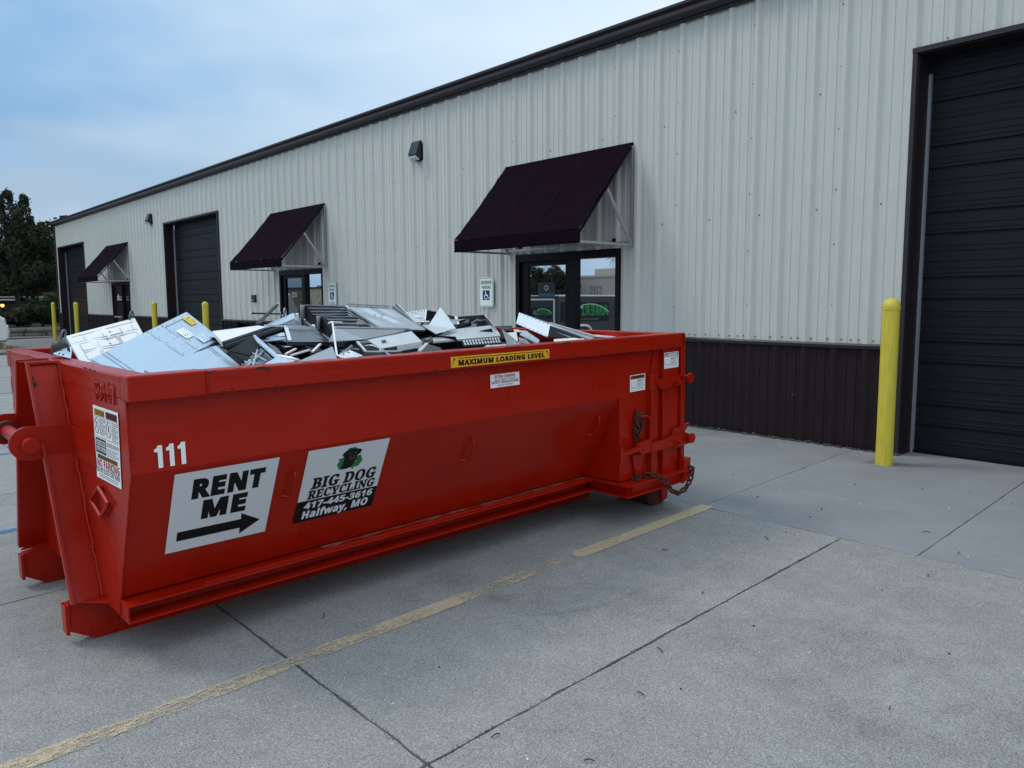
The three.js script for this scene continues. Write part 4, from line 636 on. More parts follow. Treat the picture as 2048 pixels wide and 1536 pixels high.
plate('embossed_panel', 'white embossed steel panel leaning at the front left corner of the dumpster', 'metal panel', M.whiteMetal, [[0.260,-0.874,1.342],[0.700,-1.048,1.432],[0.660,-0.619,1.239],[0.160,-0.161,1.227]], 0.002, 0.012, (g, q) => {
  const m = new MB(), bar = (a, b, c, d, w = 0.006) => m.bar(bil(q, a, b, 0.001), bil(q, c, d, 0.001), w, 0.004, nrmOf(q));
  for (const [a0, a1, b0, b1] of [[0.10, 0.30, 0.40, 0.64], [0.33, 0.62, 0.40, 0.64], [0.65, 0.92, 0.40, 0.64], [0.10, 0.30, 0.70, 0.95], [0.33, 0.62, 0.70, 0.95], [0.65, 0.92, 0.70, 0.95]]) { bar(a0, b0, a1, b0); bar(a1, b0, a1, b1); bar(a1, b1, a0, b1); bar(a0, b1, a0, b0); }
  bar(0.05, 0.1, 0.47, 0.1); bar(0.53, 0.1, 0.95, 0.1); bar(0.06, 0.33, 0.22, 0.33); bar(0.26, 0.33, 0.5, 0.33); bar(0.54, 0.33, 0.74, 0.33); bar(0.78, 0.33, 0.95, 0.33); for (const a of [0.2, 0.45, 0.72, 0.9]) bar(a, 0.18, a, 0.32);
  m.build('embossing', std({ color: rgb(0.5, 0.5, 0.5), roughness: 0.5, metalness: 0.2 }), g);
  const h = new MB(); for (const [a, b] of [[0.56, 0.23], [0.48, 0.44], [0.48, 0.58]]) { const c = bil(q, a, b, 0.001); h.cyl(c, c.clone().addScaledVector(nrmOf(q), 0.002), 0.006, 10); } h.build('hole', M.dark, g);
});
plate('equipment_chassis', 'long pale blue equipment casing with a yellow sticker, tilted over the near left rim', 'equipment casing', M.blueMetal, [[0.100,0.292,1.278],[0.950,-0.809,1.466],[1.000,-0.402,1.304],[0.140,0.772,1.191]], 0.002, 0.055, (g, q) => {
  const n = nrmOf(q), fold = new MB(); for (const [a, w] of [[0.50, 0.003], [0.66, 0.002]]) fold.bar(bil(q, a, 0.01, 0.003), bil(q, a, 0.99, 0.003), w, 0.003, n); fold.bar(bil(q, 0.66, 0.12, 0.003), bil(q, 0.97, 0.12, 0.003), 0.002, 0.003, n); fold.bar(bil(q, 0.08, 0.03, 0.003), bil(q, 0.06, 0.9, 0.003), 0.003, 0.003, n); fold.bar(bil(q, 0.11, 0.03, 0.003), bil(q, 0.09, 0.9, 0.003), 0.003, 0.003, n); fold.build('fold', M.greyMetal, g);
  const dec = (name, a0, a1, b0, b1, t) => { const m = new MB(); m.quadUV(bil(q, a0, b1, 0.009), bil(q, a0, b0, 0.009), bil(q, a1, b0, 0.009), bil(q, a1, b1, 0.009)); m.build(name, printMat(t), g); };
  dec('warning_sticker', 0.88, 0.96, 0.13, 0.40, canvasTex(160, 128, (x) => { x.fillStyle = '#e3c32a'; x.fillRect(0, 0, 160, 128); x.fillStyle = '#2c2608'; for (let i = 0; i < 9; i++) x.fillRect(20 + (i % 3) * 42, 18 + Math.floor(i / 3) * 34, rnd(8, 36), 16); }));
  dec('paper_label', 0.69, 0.79, 0.36, 0.66, canvasTex(200, 160, (x) => { x.fillStyle = '#edf1f4'; x.fillRect(0, 0, 200, 160); x.fillStyle = '#23272b'; for (let i = 0; i < 14; i++) x.fillRect(16 + (i % 5) * 36, 16 + Math.floor(i / 5) * 48, rnd(6, 22), rnd(8, 38)); }));
  dec('paper_label', 0.78, 0.92, 0.70, 0.93, canvasTex(240, 120, (x) => { x.fillStyle = '#c8dcec'; x.fillRect(0, 0, 240, 120); x.strokeStyle = '#5d6a78'; x.lineWidth = 4; for (let i = 0; i < 14; i++) x.strokeRect(10 + (i % 7) * 32, 12 + Math.floor(i / 7) * 50, rnd(10, 24), rnd(20, 40)); }));
  const m = new MB(); for (const a of [0.52, 0.60, 0.645, 0.7, 0.8, 0.9, 0.97]) for (let b = 0.08; b < 1; b += 0.21) { const c = bil(q, a, b, 0.004); m.cyl(c, c.clone().addScaledVector(n, 0.003), 0.0035, 6); } stuff(m.build('rivet', M.greyMetal, g));
});
plate('pale_blue_cover', 'pale blue flat steel cover lying under the blue casing, against the near rim', 'equipment cover', M.blueMetal, [[0.800,0.027,1.288],[0.740,0.491,1.205],[0.220,0.920,1.212],[0.200,0.736,1.246]], 0.002, 0.02, (g, q) => { const f = new MB(); for (const a of [0.09, 0.13]) f.bar(bil(q, 0.02, a, 0.003), bil(q, 0.98, a, 0.003), 0.003, 0.003, nrmOf(q)); f.build('fold', M.greyMetal, g); });
plate('white_tray', 'long white steel cover behind the blue casing', 'equipment cover', M.whiteMetal, [[0.934,-0.350,1.355],[1.269,-0.450,1.373],[1.158,-0.100,1.376],[0.847,0.000,1.309]], 0.002, 0.03);
plate('dark_casing', 'black side of an opened equipment casing beside the white cover', 'equipment casing', M.darkMetal, [[0.839,0.020,1.309],[1.148,-0.080,1.375],[1.207,0.050,1.371],[0.827,0.120,1.281]], 0.002, 0.02, (g, q) => { const m = new MB(); for (const b of [0.3, 0.75]) m.bar(bil(q, 0.02, b, 0.003), bil(q, 0.98, b, 0.003), 0.006, 0.006); m.build('rib', M.slate, g); });
plate('curved_duct', 'mid grey curved sheet metal duct below the thin perforated bar', 'duct', M.slate, [[1.173,0.120,1.374],[1.385,0.100,1.358],[1.338,0.320,1.293],[1.077,0.350,1.308]], 0.002, 0.02, (g, q) => { const m = new MB(); m.bar(bil(q, 0.0, 0.02, 0.006), bil(q, 0.95, 0.02, 0.006), 0.014, 0.02); m.bar(bil(q, 0.03, 0.0, 0.006), bil(q, 0.03, 1.0, 0.006), 0.02, 0.008); m.build('flange', M.galv, g); });
plate('perforated_bar', 'thin grey perforated bar lying across the middle of the pile', 'metal bar', M.galv, [[1.163,-0.100,1.390],[1.421,-0.100,1.374],[1.420,-0.100,1.364],[1.162,-0.100,1.379]], 0.004, 0, (g, q) => rivets(g, q, 5, 0.5, M.darkMetal, 0.003));
{ const back = [[1.555,-0.350,1.499],[1.885,-0.400,1.482],[1.893,-0.400,1.423],[1.601,-0.350,1.428]], left = [[1.495,-0.300,1.501],[1.555,-0.350,1.499],[1.387,0.250,1.317],[1.491,-0.300,1.412]]; piece('drive_tray', 'open steel drive tray with dark ribbed inside, rear one of two', 'metal tray', back, (g, q) => { const c = back.map((p) => P(...p)).reduce((s, p) => s.add(p), V(0, 0, 0)).multiplyScalar(0.25), l = left.map((p) => P(...p).sub(c));
  sheetMB(q, 0.002, 0.006).build('back_wall', M.slate, g); const m = new MB(); for (const b of [0.3, 0.62, 0.9]) m.bar(bil(q, 0.03, b, 0.004), bil(q, 0.97, b, 0.004), 0.008, 0.008); m.bar(q[0], q[1], 0.006); m.build('stiffener', M.shiny, g);
  sheetMB([l[1], l[2], l[2].clone().add(V(0, -0.07, 0)), l[1].clone().add(V(0, -0.09, 0))], 0.002).build('side_wall', M.darkMetal, g); const e = new MB(); e.bar(l[1].clone().add(V(0, -0.095, 0.01)), l[2].clone().add(V(0, -0.03, 0.01)), 0.012, 0.006); e.bar(l[1].clone().add(V(0, -0.045, 0.004)), l[2].clone().add(V(0, -0.045, 0.004)), 0.004, 0.003); e.build('edge_strip', M.shiny, g);
  const p = new MB(); p.prism([l[0], l[1], l[1].clone().add(V(0, -0.085, 0)), l[0].clone().add(V(0, -0.09, 0))], V(0.004, 0, 0.006)); p.build('end_post', M.galv, g); const t = new MB(); t.add(new THREE.TorusGeometry(0.022, 0.006, 6, 14), l[0].clone().add(V(-0.02, -0.08, 0.02))); t.prism([l[0].clone().add(V(-0.05, -0.10, 0.02)), l[0].clone().add(V(0.01, -0.05, 0.02)), l[0].clone().add(V(0.01, -0.11, 0.02))], V(0, 0, 0.004)); t.build('pull_ring', M.galv, g);
  const f = new MB(); f.poly([q[3], q[2], l[2].clone().add(V(0.25, -0.06, 0)), l[2].clone().add(V(0, -0.06, 0))]); f.build('tray_floor', M.darkMetal, g); }); }
{ const back = [[1.476,0.000,1.434],[1.798,-0.100,1.416],[1.779,-0.100,1.345],[1.586,0.000,1.355]], left = [[1.394,0.100,1.440],[1.476,0.000,1.434],[1.330,0.400,1.329],[1.363,0.150,1.368]]; piece('drive_tray', 'open steel drive tray with dark ribbed inside, front one of two below the rear tray', 'metal tray', back, (g, q) => { const c = back.map((p) => P(...p)).reduce((s, p) => s.add(p), V(0, 0, 0)).multiplyScalar(0.25), l = left.map((p) => P(...p).sub(c));
  sheetMB(q, 0.002, 0.006).build('back_wall', M.slate, g); const m = new MB(); for (const b of [0.3, 0.62, 0.9]) m.bar(bil(q, 0.03, b, 0.004), bil(q, 0.97, b, 0.004), 0.008, 0.008); m.bar(q[0], q[1], 0.006); m.build('stiffener', M.shiny, g);
  sheetMB([l[1], l[2], l[2].clone().add(V(0, -0.07, 0)), l[1].clone().add(V(0, -0.09, 0))], 0.002).build('side_wall', M.darkMetal, g); const e = new MB(); e.bar(l[1].clone().add(V(0, -0.095, 0.01)), l[2].clone().add(V(0, -0.03, 0.01)), 0.012, 0.006); e.bar(l[1].clone().add(V(0, -0.045, 0.004)), l[2].clone().add(V(0, -0.045, 0.004)), 0.004, 0.003); e.build('edge_strip', M.shiny, g);
  const p = new MB(); p.prism([l[0], l[1], l[1].clone().add(V(0, -0.085, 0)), l[0].clone().add(V(0, -0.09, 0))], V(0.004, 0, 0.006)); p.build('end_post', M.galv, g); const t = new MB(); t.add(new THREE.TorusGeometry(0.022, 0.006, 6, 14), l[0].clone().add(V(-0.02, -0.08, 0.02))); t.prism([l[0].clone().add(V(-0.05, -0.10, 0.02)), l[0].clone().add(V(0.01, -0.05, 0.02)), l[0].clone().add(V(0.01, -0.11, 0.02))], V(0, 0, 0.004)); t.build('pull_ring', M.galv, g);
  const f = new MB(); f.poly([q[3], q[2], l[2].clone().add(V(0.25, -0.06, 0)), l[2].clone().add(V(0, -0.06, 0))]); f.build('tray_floor', M.darkMetal, g); }); }
plate('perforated_plate', 'dark perforated side plate of steel beside the big shiny sheet', 'perforated plate', M.slate, [[1.885,-0.400,1.482],[1.942,-0.050,1.339],[1.884,-0.050,1.337],[1.893,-0.400,1.418]], 0.002, 0.0, (g, q) => { const m = new MB(); for (let i = 0; i < 22; i++) for (let k = 0; k < 3; k++) { const c = bil(q, (i + 0.5) / 22, 0.2 + k * 0.3, 0.002); m.cyl(c, c.clone().add(V(0.002, 0.002, 0.002)), 0.004, 6); } stuff(m.build('perforation', M.galv, g)); const e = new MB(); e.bar(q[0], q[1], 0.008, 0.006); e.build('edge_strip', M.shiny, g); });
plate('shiny_sheet', 'large shiny galvanised sheet on top of the pile, beside the open trays', 'metal sheet', M.shiny, [[1.891,-0.400,1.489],[2.316,-0.500,1.462],[2.336,-0.100,1.306],[1.910,0.000,1.341]], 0.002, 0.012, (g, q) => { const h = new MB(); for (const [a, b] of [[0.28, 0.45], [0.42, 0.48], [0.5, 0.05], [0.2, 0.05]]) { const c = bil(q, a, b, 0.003); h.bar(c, c.clone().add(V(0.01, 0.008, 0)), 0.004); } h.build('slot', M.dark, g); const f = new MB(); f.bar(bil(q, 0.02, 0, 0.01), bil(q, 0.98, 0, 0.01), 0.016, 0.006); f.build('folded_edge', M.greyMetal, g); });
piece('bent_flap', 'bent triangular flap of dark shiny sheet standing at the right of the big shiny sheet', 'metal sheet', [[2.319,-0.500,1.459],[2.512,-0.700,1.485],[2.498,-0.450,1.347],[2.336,-0.100,1.307]], (g, q) => { const m = new MB(); m.tri(q[0], q[1], q[2]); m.tri(q[0], q[2], q[3]); const o = V(0.004, -0.004, 0.004); m.tri(q[0].clone().add(o), q[2].clone().add(o), q[1].clone().add(o)); m.tri(q[0].clone().add(o), q[3].clone().add(o), q[2].clone().add(o)); m.build('sheet', M.slate, g); const e = new MB(); e.bar(q[1], q[2], 0.006, 0.01); e.bar(q[2], q[3], 0.012, 0.008); e.bar(q[1].clone().lerp(q[0], 0.5), q[2], 0.014, 0.006); e.build('folded_edge', M.shiny, g); });
piece('creased_channel', 'wide grey creased channel with a V-shaped buckle, front and centre of the pile', 'metal channel', [[1.371,0.350,1.373],[2.058,0.100,1.329],[1.835,0.300,1.320],[1.457,0.550,1.304],[1.214,0.550,1.309]], (g, q) => { const m = new MB(), k = q[3].clone().add(V(0, 0.006, 0.02)), mid = q[0].clone().lerp(q[1], 0.28), mr = q[0].clone().lerp(q[1], 0.72); m.poly([q[0], mid, k, q[4]]); m.tri(mid, mr, k); m.poly([mr, q[1], q[2], k]); for (const t of [[q[0], q[4]], [q[4], k], [k, q[2]], [q[2], q[1]]]) m.quad(t[0], t[1], t[1].clone().add(V(0, -0.004, 0.002)), t[0].clone().add(V(0, -0.004, 0.002))); m.build('sheet', M.greyMetal, g); const e = new MB(); e.bar(q[0].clone().add(V(0, 0.004, 0)), q[1].clone().add(V(0, 0.004, 0)), 0.02, 0.008); e.build('folded_edge', M.galv, g); });
piece('server_cover', 'pale equipment cover with a small black label and a mesh vent in front', 'equipment cover', [[1.461,0.550,1.304],[1.939,0.300,1.326],[1.803,0.600,1.279],[1.353,0.850,1.276]], (g, q) => { sheetMB(q, 0.002, 0).build('sheet', M.galv, g); const n = V(0.2, -1, 0.1).normalize().multiplyScalar(0.034), f = new MB(); f.prism([q[3], q[2], q[2].clone().add(n), q[3].clone().add(n)], V(-0.004, 0, 0.006)); f.prism([q[2], q[1], q[1].clone().add(n), q[2].clone().add(n)], V(-0.004, 0, 0)); f.build('front_edge', M.galv, g); const v = new MB(); for (let i = 0; i < 22; i++) for (let k = 0; k < 5; k++) { const c = q[3].clone().lerp(q[2], 0.06 + i * 0.0135).addScaledVector(n, 0.16 + k * 0.17).add(V(0.003, 0, -0.004)); v.box(c.x - 0.0025, c.x + 0.0025, c.y - 0.002, c.y + 0.002, c.z - 0.002, c.z + 0.004); } stuff(v.build('mesh_vent', M.dark, g)); const l = new MB(); l.quad(bil(q, 0.16, 0.44, 0.009), bil(q, 0.26, 0.42, 0.009), bil(q, 0.25, 0.62, 0.009), bil(q, 0.15, 0.64, 0.009)); l.build('paper_label', M.plastic, g); });
plate('grey_wedge', 'plain grey triangular offcut standing against the near rim, left of the bent white rod', 'metal offcut', M.greyMetal, [[0.810,0.950,1.245],[1.124,0.750,1.295],[1.037,0.950,1.239]], 0.003, 0);
plate('offcut_with_hole', 'small pale offcut with a round hole beside the bent white rod', 'metal offcut', M.galv, [[1.103,0.850,1.260],[1.218,0.750,1.275],[1.216,0.900,1.248],[1.083,0.950,1.244]], 0.003, 0, (g, q) => { const m = new MB(), c = bil(q, 0.62, 0.35, 0.001); m.cyl(c, c.clone().addScaledVector(nrmOf(q), 0.002), 0.008, 12); m.build('hole', M.dark, g); });
plate('narrow_strip', 'narrow grey strip rising above the small offcut with a hole', 'metal strip', M.greyMetal, [[1.103,0.850,1.260],[1.269,0.700,1.296],[1.275,0.700,1.287],[1.108,0.880,1.251]], 0.003, 0);
piece('bent_rod', 'thin white bent rod standing in the pile in front of the trays', 'metal rod', [[1.303,0.400,1.402],[1.316,0.420,1.411],[1.091,0.850,1.255],[1.079,0.970,1.245]], (g, q) => { const m = new MB(); m.tube(q, 0.006, 7, false, 30); m.bar(q[1], q[1].clone().add(V(0.02, -0.004, -0.05)), 0.012, 0.006); m.build('rod', M.whiteMetal, g); });
plate('shallow_tray', 'dark shallow tray with a bright rim against the near rim, right of the bent rod', 'metal tray', M.darkMetal, [[1.364,0.600,1.299],[1.260,0.850,1.264],[1.453,0.900,1.258],[1.414,0.950,1.244],[1.197,0.950,1.248]], 0.003, 0.02, (g, q) => { const m = new MB(); m.bar(q[0], q[1], 0.012); m.bar(q[1], q[2], 0.008); m.build('rim_strip', M.galv, g); });
piece('cable', 'grey cable arching over the shallow tray', 'cable', [[1.336,0.700,1.278],[1.367,0.720,1.285],[1.372,0.820,1.270],[1.332,0.970,1.245]], (g, q) => { new MB().tube(q, 0.006, 8, true, 40).build('sheath', M.greyMetal, g); });
{ const side = [[2.827,-0.750,1.432],[3.080,-0.950,1.404],[2.983,-0.900,1.325],[2.774,-0.700,1.340]]; piece('small_casing', 'light square casing end at the back of the pile, left of the bent peak', 'equipment casing', [[2.633,-0.750,1.416],[2.827,-0.750,1.432],[2.774,-0.700,1.340],[2.674,-0.700,1.337]], (g, q) => { const c = P(...[2.633,-0.750,1.416]).sub(P(0, 0, 0)); sheetMB(q, 0.002, 0.006).build('end_plate', M.galv, g); rivets(g, q, 6, 0.1, M.darkMetal, 0.0035); const d = P(...side[1]).sub(P(...side[0])); const s = new MB(); s.quad(q[1], q[1].clone().add(d), q[2].clone().add(d), q[2]); s.build('side_plate', M.darkMetal, g); const e = new MB(); e.bar(q[1], q[1].clone().add(d), 0.006); e.bar(q[1], q[2], 0.012, 0.01); e.bar(q[2], q[2].clone().add(d), 0.005); e.build('edge_strip', M.galv, g); }); }
{ const low = [[2.373,-0.100,1.342],[2.454,0.100,1.315],[2.057,0.400,1.306],[2.166,0.100,1.350]]; piece('bent_peak', 'pale bent sheet with a pointed peak standing at the centre right of the pile', 'metal sheet', [[2.742,-0.450,1.456],[2.454,0.100,1.315],[2.373,-0.100,1.342]], (g, q) => { const c = [[2.742,-0.450,1.456],[2.454,0.100,1.315],[2.373,-0.100,1.342]].map((p) => P(...p)).reduce((s, p) => s.add(p), V(0, 0, 0)).multiplyScalar(1 / 3), l = low.map((p) => P(...p).sub(c)); const m = new MB(), N = 8; m.tri(q[0], q[1], q[2]); m.tri(q[0].clone().add(V(-0.002, 0, -0.003)), q[2].clone().add(V(-0.002, 0, -0.003)), q[1].clone().add(V(-0.002, 0, -0.003))); for (let i = 0; i < N; i++) { const f = (t) => { const a = l[0].clone().lerp(l[1], t), b = l[3].clone().lerp(l[2], Math.min(1, t * 1.25)); return [a, b]; }; const [a, b] = f(i / N), [e, d] = f((i + 1) / N); m.quad(a, e, d, b); m.quad(a.clone().add(V(0, -0.003, 0)), b.clone().add(V(0, -0.003, 0)), d.clone().add(V(0, -0.003, 0)), e.clone().add(V(0, -0.003, 0))); } m.tri(l[1], l[2], l[2].clone().lerp(l[1], 0.5)); m.build('sheet', M.galv, g); }); }
piece('open_casing', 'large open casing with a black inside at the back right of the pile', 'equipment casing', [[2.912,-0.600,1.396],[2.970,-0.550,1.375],[3.328,-0.620,1.379],[3.249,-0.500,1.291],[2.922,-0.450,1.286]], (g, q) => { const m = new MB(); m.poly([q[0], q[1], q[4]]); m.poly([q[1], q[2], q[3], q[4]]); m.poly([q[4], q[3], q[3].clone().add(V(-0.1, -0.03, 0.35)), q[4].clone().add(V(-0.1, -0.03, 0.3))]); m.build('inside', M.darkMetal, g); const e = new MB(); e.bar(q[0], q[1], 0.006); e.bar(q[1], q[2], 0.008); e.bar(q[1].clone().lerp(q[4], 0.02), q[4], 0.022, 0.006); e.bar(q[2].clone().lerp(q[3], 0.5), q[1].clone().lerp(q[4], 0.6).lerp(q[2].clone().lerp(q[3], 0.5), 0.6), 0.006, 0.01); e.build('edge_strip', M.galv, g); });
plate('casing_side', 'slate grey side plate of the open casing, sloping down to the right', 'metal plate', M.slate, [[3.328,-0.620,1.379],[3.099,-0.250,1.306],[2.690,0.300,1.261],[3.242,-0.500,1.294]], 0.003, 0, (g, q) => { const m = new MB(); m.bar(q[0], q[1], 0.006, 0.01); m.bar(q[1], q[2], 0.006, 0.01); m.build('edge_strip', M.galv, g); });
plate('flat_cover', 'large flat pale cover in front of the open casing', 'equipment cover', M.galv, [[2.066,0.350,1.276],[2.586,-0.100,1.299],[3.096,-0.250,1.306],[2.691,0.300,1.260],[2.022,0.420,1.261]], 0.003, 0.012, (g, q) => { const m = new MB(); for (const t of [0.47, 0.5]) { const a = q[1].clone().lerp(q[2], t - 0.2).lerp(q[4].clone().lerp(q[3], t), 0.3), c = a.clone().add(V(0.03, 0.004, 0.03)); m.bar(a, c, 0.004); } m.build('slot', M.dark, g); });
plate('slotted_grille', 'row of dark slotted grille openings under the flat pale cover', 'grille', M.darkMetal, [[2.261,0.400,1.251],[2.668,0.320,1.251],[2.441,0.600,1.230],[2.081,0.650,1.235]], 0.003, 0, (g, q) => { const m = new MB(); for (let i = 0; i < 13; i++) for (const b of [0.08, 0.52]) m.quad(bil(q, 0.03 + i * 0.074, b, 0.004), bil(q, 0.075 + i * 0.074, b, 0.004), bil(q, 0.075 + i * 0.074, b + 0.36, 0.004), bil(q, 0.03 + i * 0.074, b + 0.36, 0.004)); m.build('slot_plate', M.galv, g); });
plate('dark_module', 'small black module between the blue-grey cover and the flat pale cover', 'module', M.plastic, [[1.873,0.500,1.287],[2.024,0.400,1.291],[1.960,0.500,1.268],[1.805,0.600,1.265]], 0.004, 0.012, (g, q) => { const m = new MB(); m.quad(bil(q, 0.3, 0.4, 0.009), bil(q, 0.65, 0.36, 0.009), bil(q, 0.65, 0.62, 0.009), bil(q, 0.3, 0.68, 0.009)); m.build('faceplate', M.greyMetal, g); });
plate('dark_module', 'black module with a bright corner low against the near rim, right of the mesh vent', 'module', M.plastic, [[1.803,0.650,1.267],[1.789,0.800,1.250],[1.713,0.900,1.242],[1.533,0.950,1.252]], 0.004, 0.012, (g, q) => { const m = new MB(); m.bar(q[3], q[0], 0.02, 0.012); m.build('corner_strip', M.galv, g); });
plate('low_strip', 'pale flat strip lying low along the near rim under the grille', 'metal strip', M.galv, [[2.172,0.750,1.240],[2.341,0.750,1.239],[2.161,0.950,1.238],[2.007,0.950,1.244]], 0.003, 0.006);
plate('tall_offcut', 'grey triangular offcut standing upright against the near rim, right of the grille', 'metal offcut', M.greyMetal, [[2.705,0.300,1.309],[2.337,0.900,1.239],[2.265,0.850,1.235]], 0.003, 0);
plate('black_offcut', 'black triangular offcut behind the upright grey one', 'metal offcut', M.darkMetal, [[2.705,0.300,1.309],[2.638,0.350,1.276],[2.470,0.600,1.253]], 0.003, 0);
plate('white_offcut', 'small white triangular offcut right of the upright grey one', 'metal offcut', M.whiteMetal, [[2.836,0.200,1.270],[3.122,0.000,1.259],[2.583,0.600,1.225]], 0.003, 0);
{ const top = [[3.568,-0.420,1.385],[3.585,-0.100,1.310],[3.327,0.620,1.236],[3.095,0.800,1.229],[3.433,0.050,1.304]], dark = [[3.443,0.040,1.295],[3.142,0.720,1.231],[3.044,0.720,1.222],[3.301,0.160,1.220]]; piece('long_casing', 'long galvanised casing lying tilted at the right end of the pile, its black inside open', 'equipment casing', [[3.526,-0.400,1.391],[3.433,0.050,1.304],[3.304,0.150,1.217],[3.382,-0.280,1.308]], (g, q) => { const c = [[3.526,-0.400,1.391],[3.433,0.050,1.304],[3.304,0.150,1.217],[3.382,-0.280,1.308]].map((p) => P(...p)).reduce((s, p) => s.add(p), V(0, 0, 0)).multiplyScalar(0.25), t = top.map((p) => P(...p).sub(c)), k = dark.map((p) => P(...p).sub(c)); sheetMB(q, 0.002, 0.006).build('end_plate', M.galv, g); rivets(g, q, 8, 0.07, M.darkMetal, 0.0035); const m = new MB(); m.poly([t[0], t[1], t[4]]); m.quad(t[1], t[2], t[3], t[4]); m.quad(t[1].clone().add(V(0, -0.005, 0)), t[4].clone().add(V(0, -0.005, 0)), t[3].clone().add(V(0, -0.005, 0)), t[2].clone().add(V(0, -0.005, 0))); m.build('top_plate', M.greyMetal, g); const d = new MB(); d.poly(k); d.build('inside', M.darkMetal, g); const e = new MB(); e.bar(t[4], t[3], 0.012, 0.012); e.bar(t[1], t[2], 0.008); e.bar(q[1], q[2], 0.012); const w = t[4].clone().lerp(t[3], 0.02).add(V(0, -0.04, 0.02)); e.bar(w, w.clone().lerp(k[2], 0.75), 0.006, 0.01); e.build('edge_strip', M.galv, g); }); }
plate('white_channel', 'short crumpled white channel low at the right end of the pile', 'metal channel', M.whiteMetal, [[2.869,0.650,1.238],[3.279,0.550,1.229],[2.956,0.850,1.236],[2.621,0.900,1.239]], 0.004, 0.02);
plate('end_strip', 'thin bright strip lying at the far right end of the pile', 'metal strip', M.galv, [[3.476,0.350,1.238],[3.604,0.620,1.218],[3.516,0.680,1.217],[3.387,0.500,1.227]], 0.004, 0);
plate('back_sheet', 'plain white sheet at the back of the pile, left of the long casing', 'metal sheet', M.whiteMetal, [[3.587,-0.550,1.251],[3.645,-0.450,1.257],[3.534,-0.300,1.228],[3.472,-0.400,1.234]], 0.003, 0);
plate('curled_sheet', 'slate grey curled sheet beside the plain white sheet at the back', 'metal sheet', M.slate, [[3.464,-0.650,1.274],[3.621,-0.600,1.275],[3.449,-0.400,1.238],[3.335,-0.400,1.257]], 0.003, 0);
plate('blue_strip', 'blue-grey folded strip in the gap before the long casing', 'metal strip', M.blueMetal, [[2.974,0.200,1.258],[3.219,0.000,1.264],[2.778,0.600,1.237],[2.570,0.800,1.233]], 0.003, 0.01);
plate('dull_sheet', 'dull grey sheet below the blue-grey folded strip', 'metal sheet', M.greyMetal, [[2.861,0.300,1.242],[2.651,0.600,1.248],[2.413,0.900,1.241],[2.414,0.800,1.242]], 0.003, 0);
{ const lab = { strap1: 'dark flat strap lying level above the back of the pile', strap2: 'dark flat strap sticking up at a slant from the back of the pile', strap3: 'black strap with a rounded end lying low beside the blue cover' };
  plate('flat_strap', lab.strap1, 'metal strap', M.plastic, [[1.290,-0.600,1.456],[1.506,-0.600,1.443],[1.505,-0.600,1.433],[1.294,-0.600,1.444]], 0.006, 0, (g, q) => { const m = new MB(), c = q[0].clone().lerp(q[3], 0.5).lerp(q[0], 0.06); m.cyl(c.clone().add(V(-0.003, 0, -0.004)), c.clone().add(V(0.004, 0.003, 0.006)), 0.006, 8); m.build('rivet', M.galv, g); });
  plate('flat_strap', lab.strap2, 'metal strap', M.plastic, [[1.535,-0.700,1.510],[1.535,-0.700,1.498],[1.283,-0.450,1.385],[1.251,-0.450,1.386],[1.505,-0.700,1.499]], 0.006, 0, (g, q) => { const m = new MB(), c = q[0].clone().lerp(q[1], 0.5).lerp(q[0], 0.06); m.cyl(c.clone().add(V(-0.003, 0, -0.004)), c.clone().add(V(0.004, 0.003, 0.006)), 0.006, 8); m.build('rivet', M.galv, g); });
  plate('flat_strap', lab.strap3, 'metal strap', M.darkMetal, [[0.630,0.600,1.290],[0.668,0.750,1.274],[0.647,0.850,1.262],[0.627,0.870,1.254],[0.625,0.800,1.259]], 0.006, 0, (g, q) => { const m = new MB(), c = q[2].clone().lerp(q[3], 0.5).lerp(q[0], 0.06); m.cyl(c.clone().add(V(-0.003, 0, -0.004)), c.clone().add(V(0.004, 0.003, 0.006)), 0.006, 8); m.build('rivet', M.galv, g); });
}
plate('ribbed_panel', 'slate panel with bright dividing ribs low behind the near rim, right of the blue cover', 'metal panel', M.slate, [[0.744,0.600,1.260],[0.894,0.400,1.287],[0.816,0.700,1.250],[0.611,0.970,1.241],[0.544,0.970,1.248]], 0.003, 0, (g, q) => { const m = new MB(), L2 = (i, j, a, b) => m.bar(q[i].clone().lerp(q[(i + 1) % 5], a).add(V(0, 0.004, 0.004)), q[j].clone().lerp(q[(j + 1) % 5], b).add(V(0, 0.004, 0.004)), 0.008, 0.006); L2(0, 2, 0.3, 0.4); L2(1, 3, 0.35, 0.6); L2(0, 3, 0.75, 0.2); L2(4, 2, 0.4, 0.8); m.build('rib', M.shiny, g); });
plate('black_grille', 'black ribbed grille sunk between the casings, left of the ribbed panel', 'grille', M.darkMetal, [[0.691,0.450,1.281],[0.948,0.200,1.333],[0.890,0.400,1.288],[0.740,0.600,1.260]], 0.003, 0, (g, q) => { const m = new MB(); for (let i = 0; i < 9; i++) m.bar(bil(q, 0.02, 0.05 + i * 0.11, 0.004), bil(q, 0.98, 0.05 + i * 0.11, 0.004), 0.005, 0.006); m.build('rib', M.plastic, g); });
plate('folded_channel', 'bright folded channel running down to the near rim', 'metal channel', M.blueMetal, [[0.927,0.250,1.347],[0.828,0.700,1.277],[0.776,0.950,1.245],[0.783,0.800,1.268],[0.877,0.400,1.325]], 0.003, 0.008, (g, q) => { const m = new MB(); m.bar(q[0], q[1], 0.008); m.build('folded_edge', M.shiny, g); });
plate('rounded_plate', 'grey plate with a slanted edge beside the bright folded channel', 'metal plate', M.slate, [[0.976,0.300,1.308],[0.959,0.450,1.289],[0.892,0.650,1.268],[0.875,0.600,1.272]], 0.003, 0);
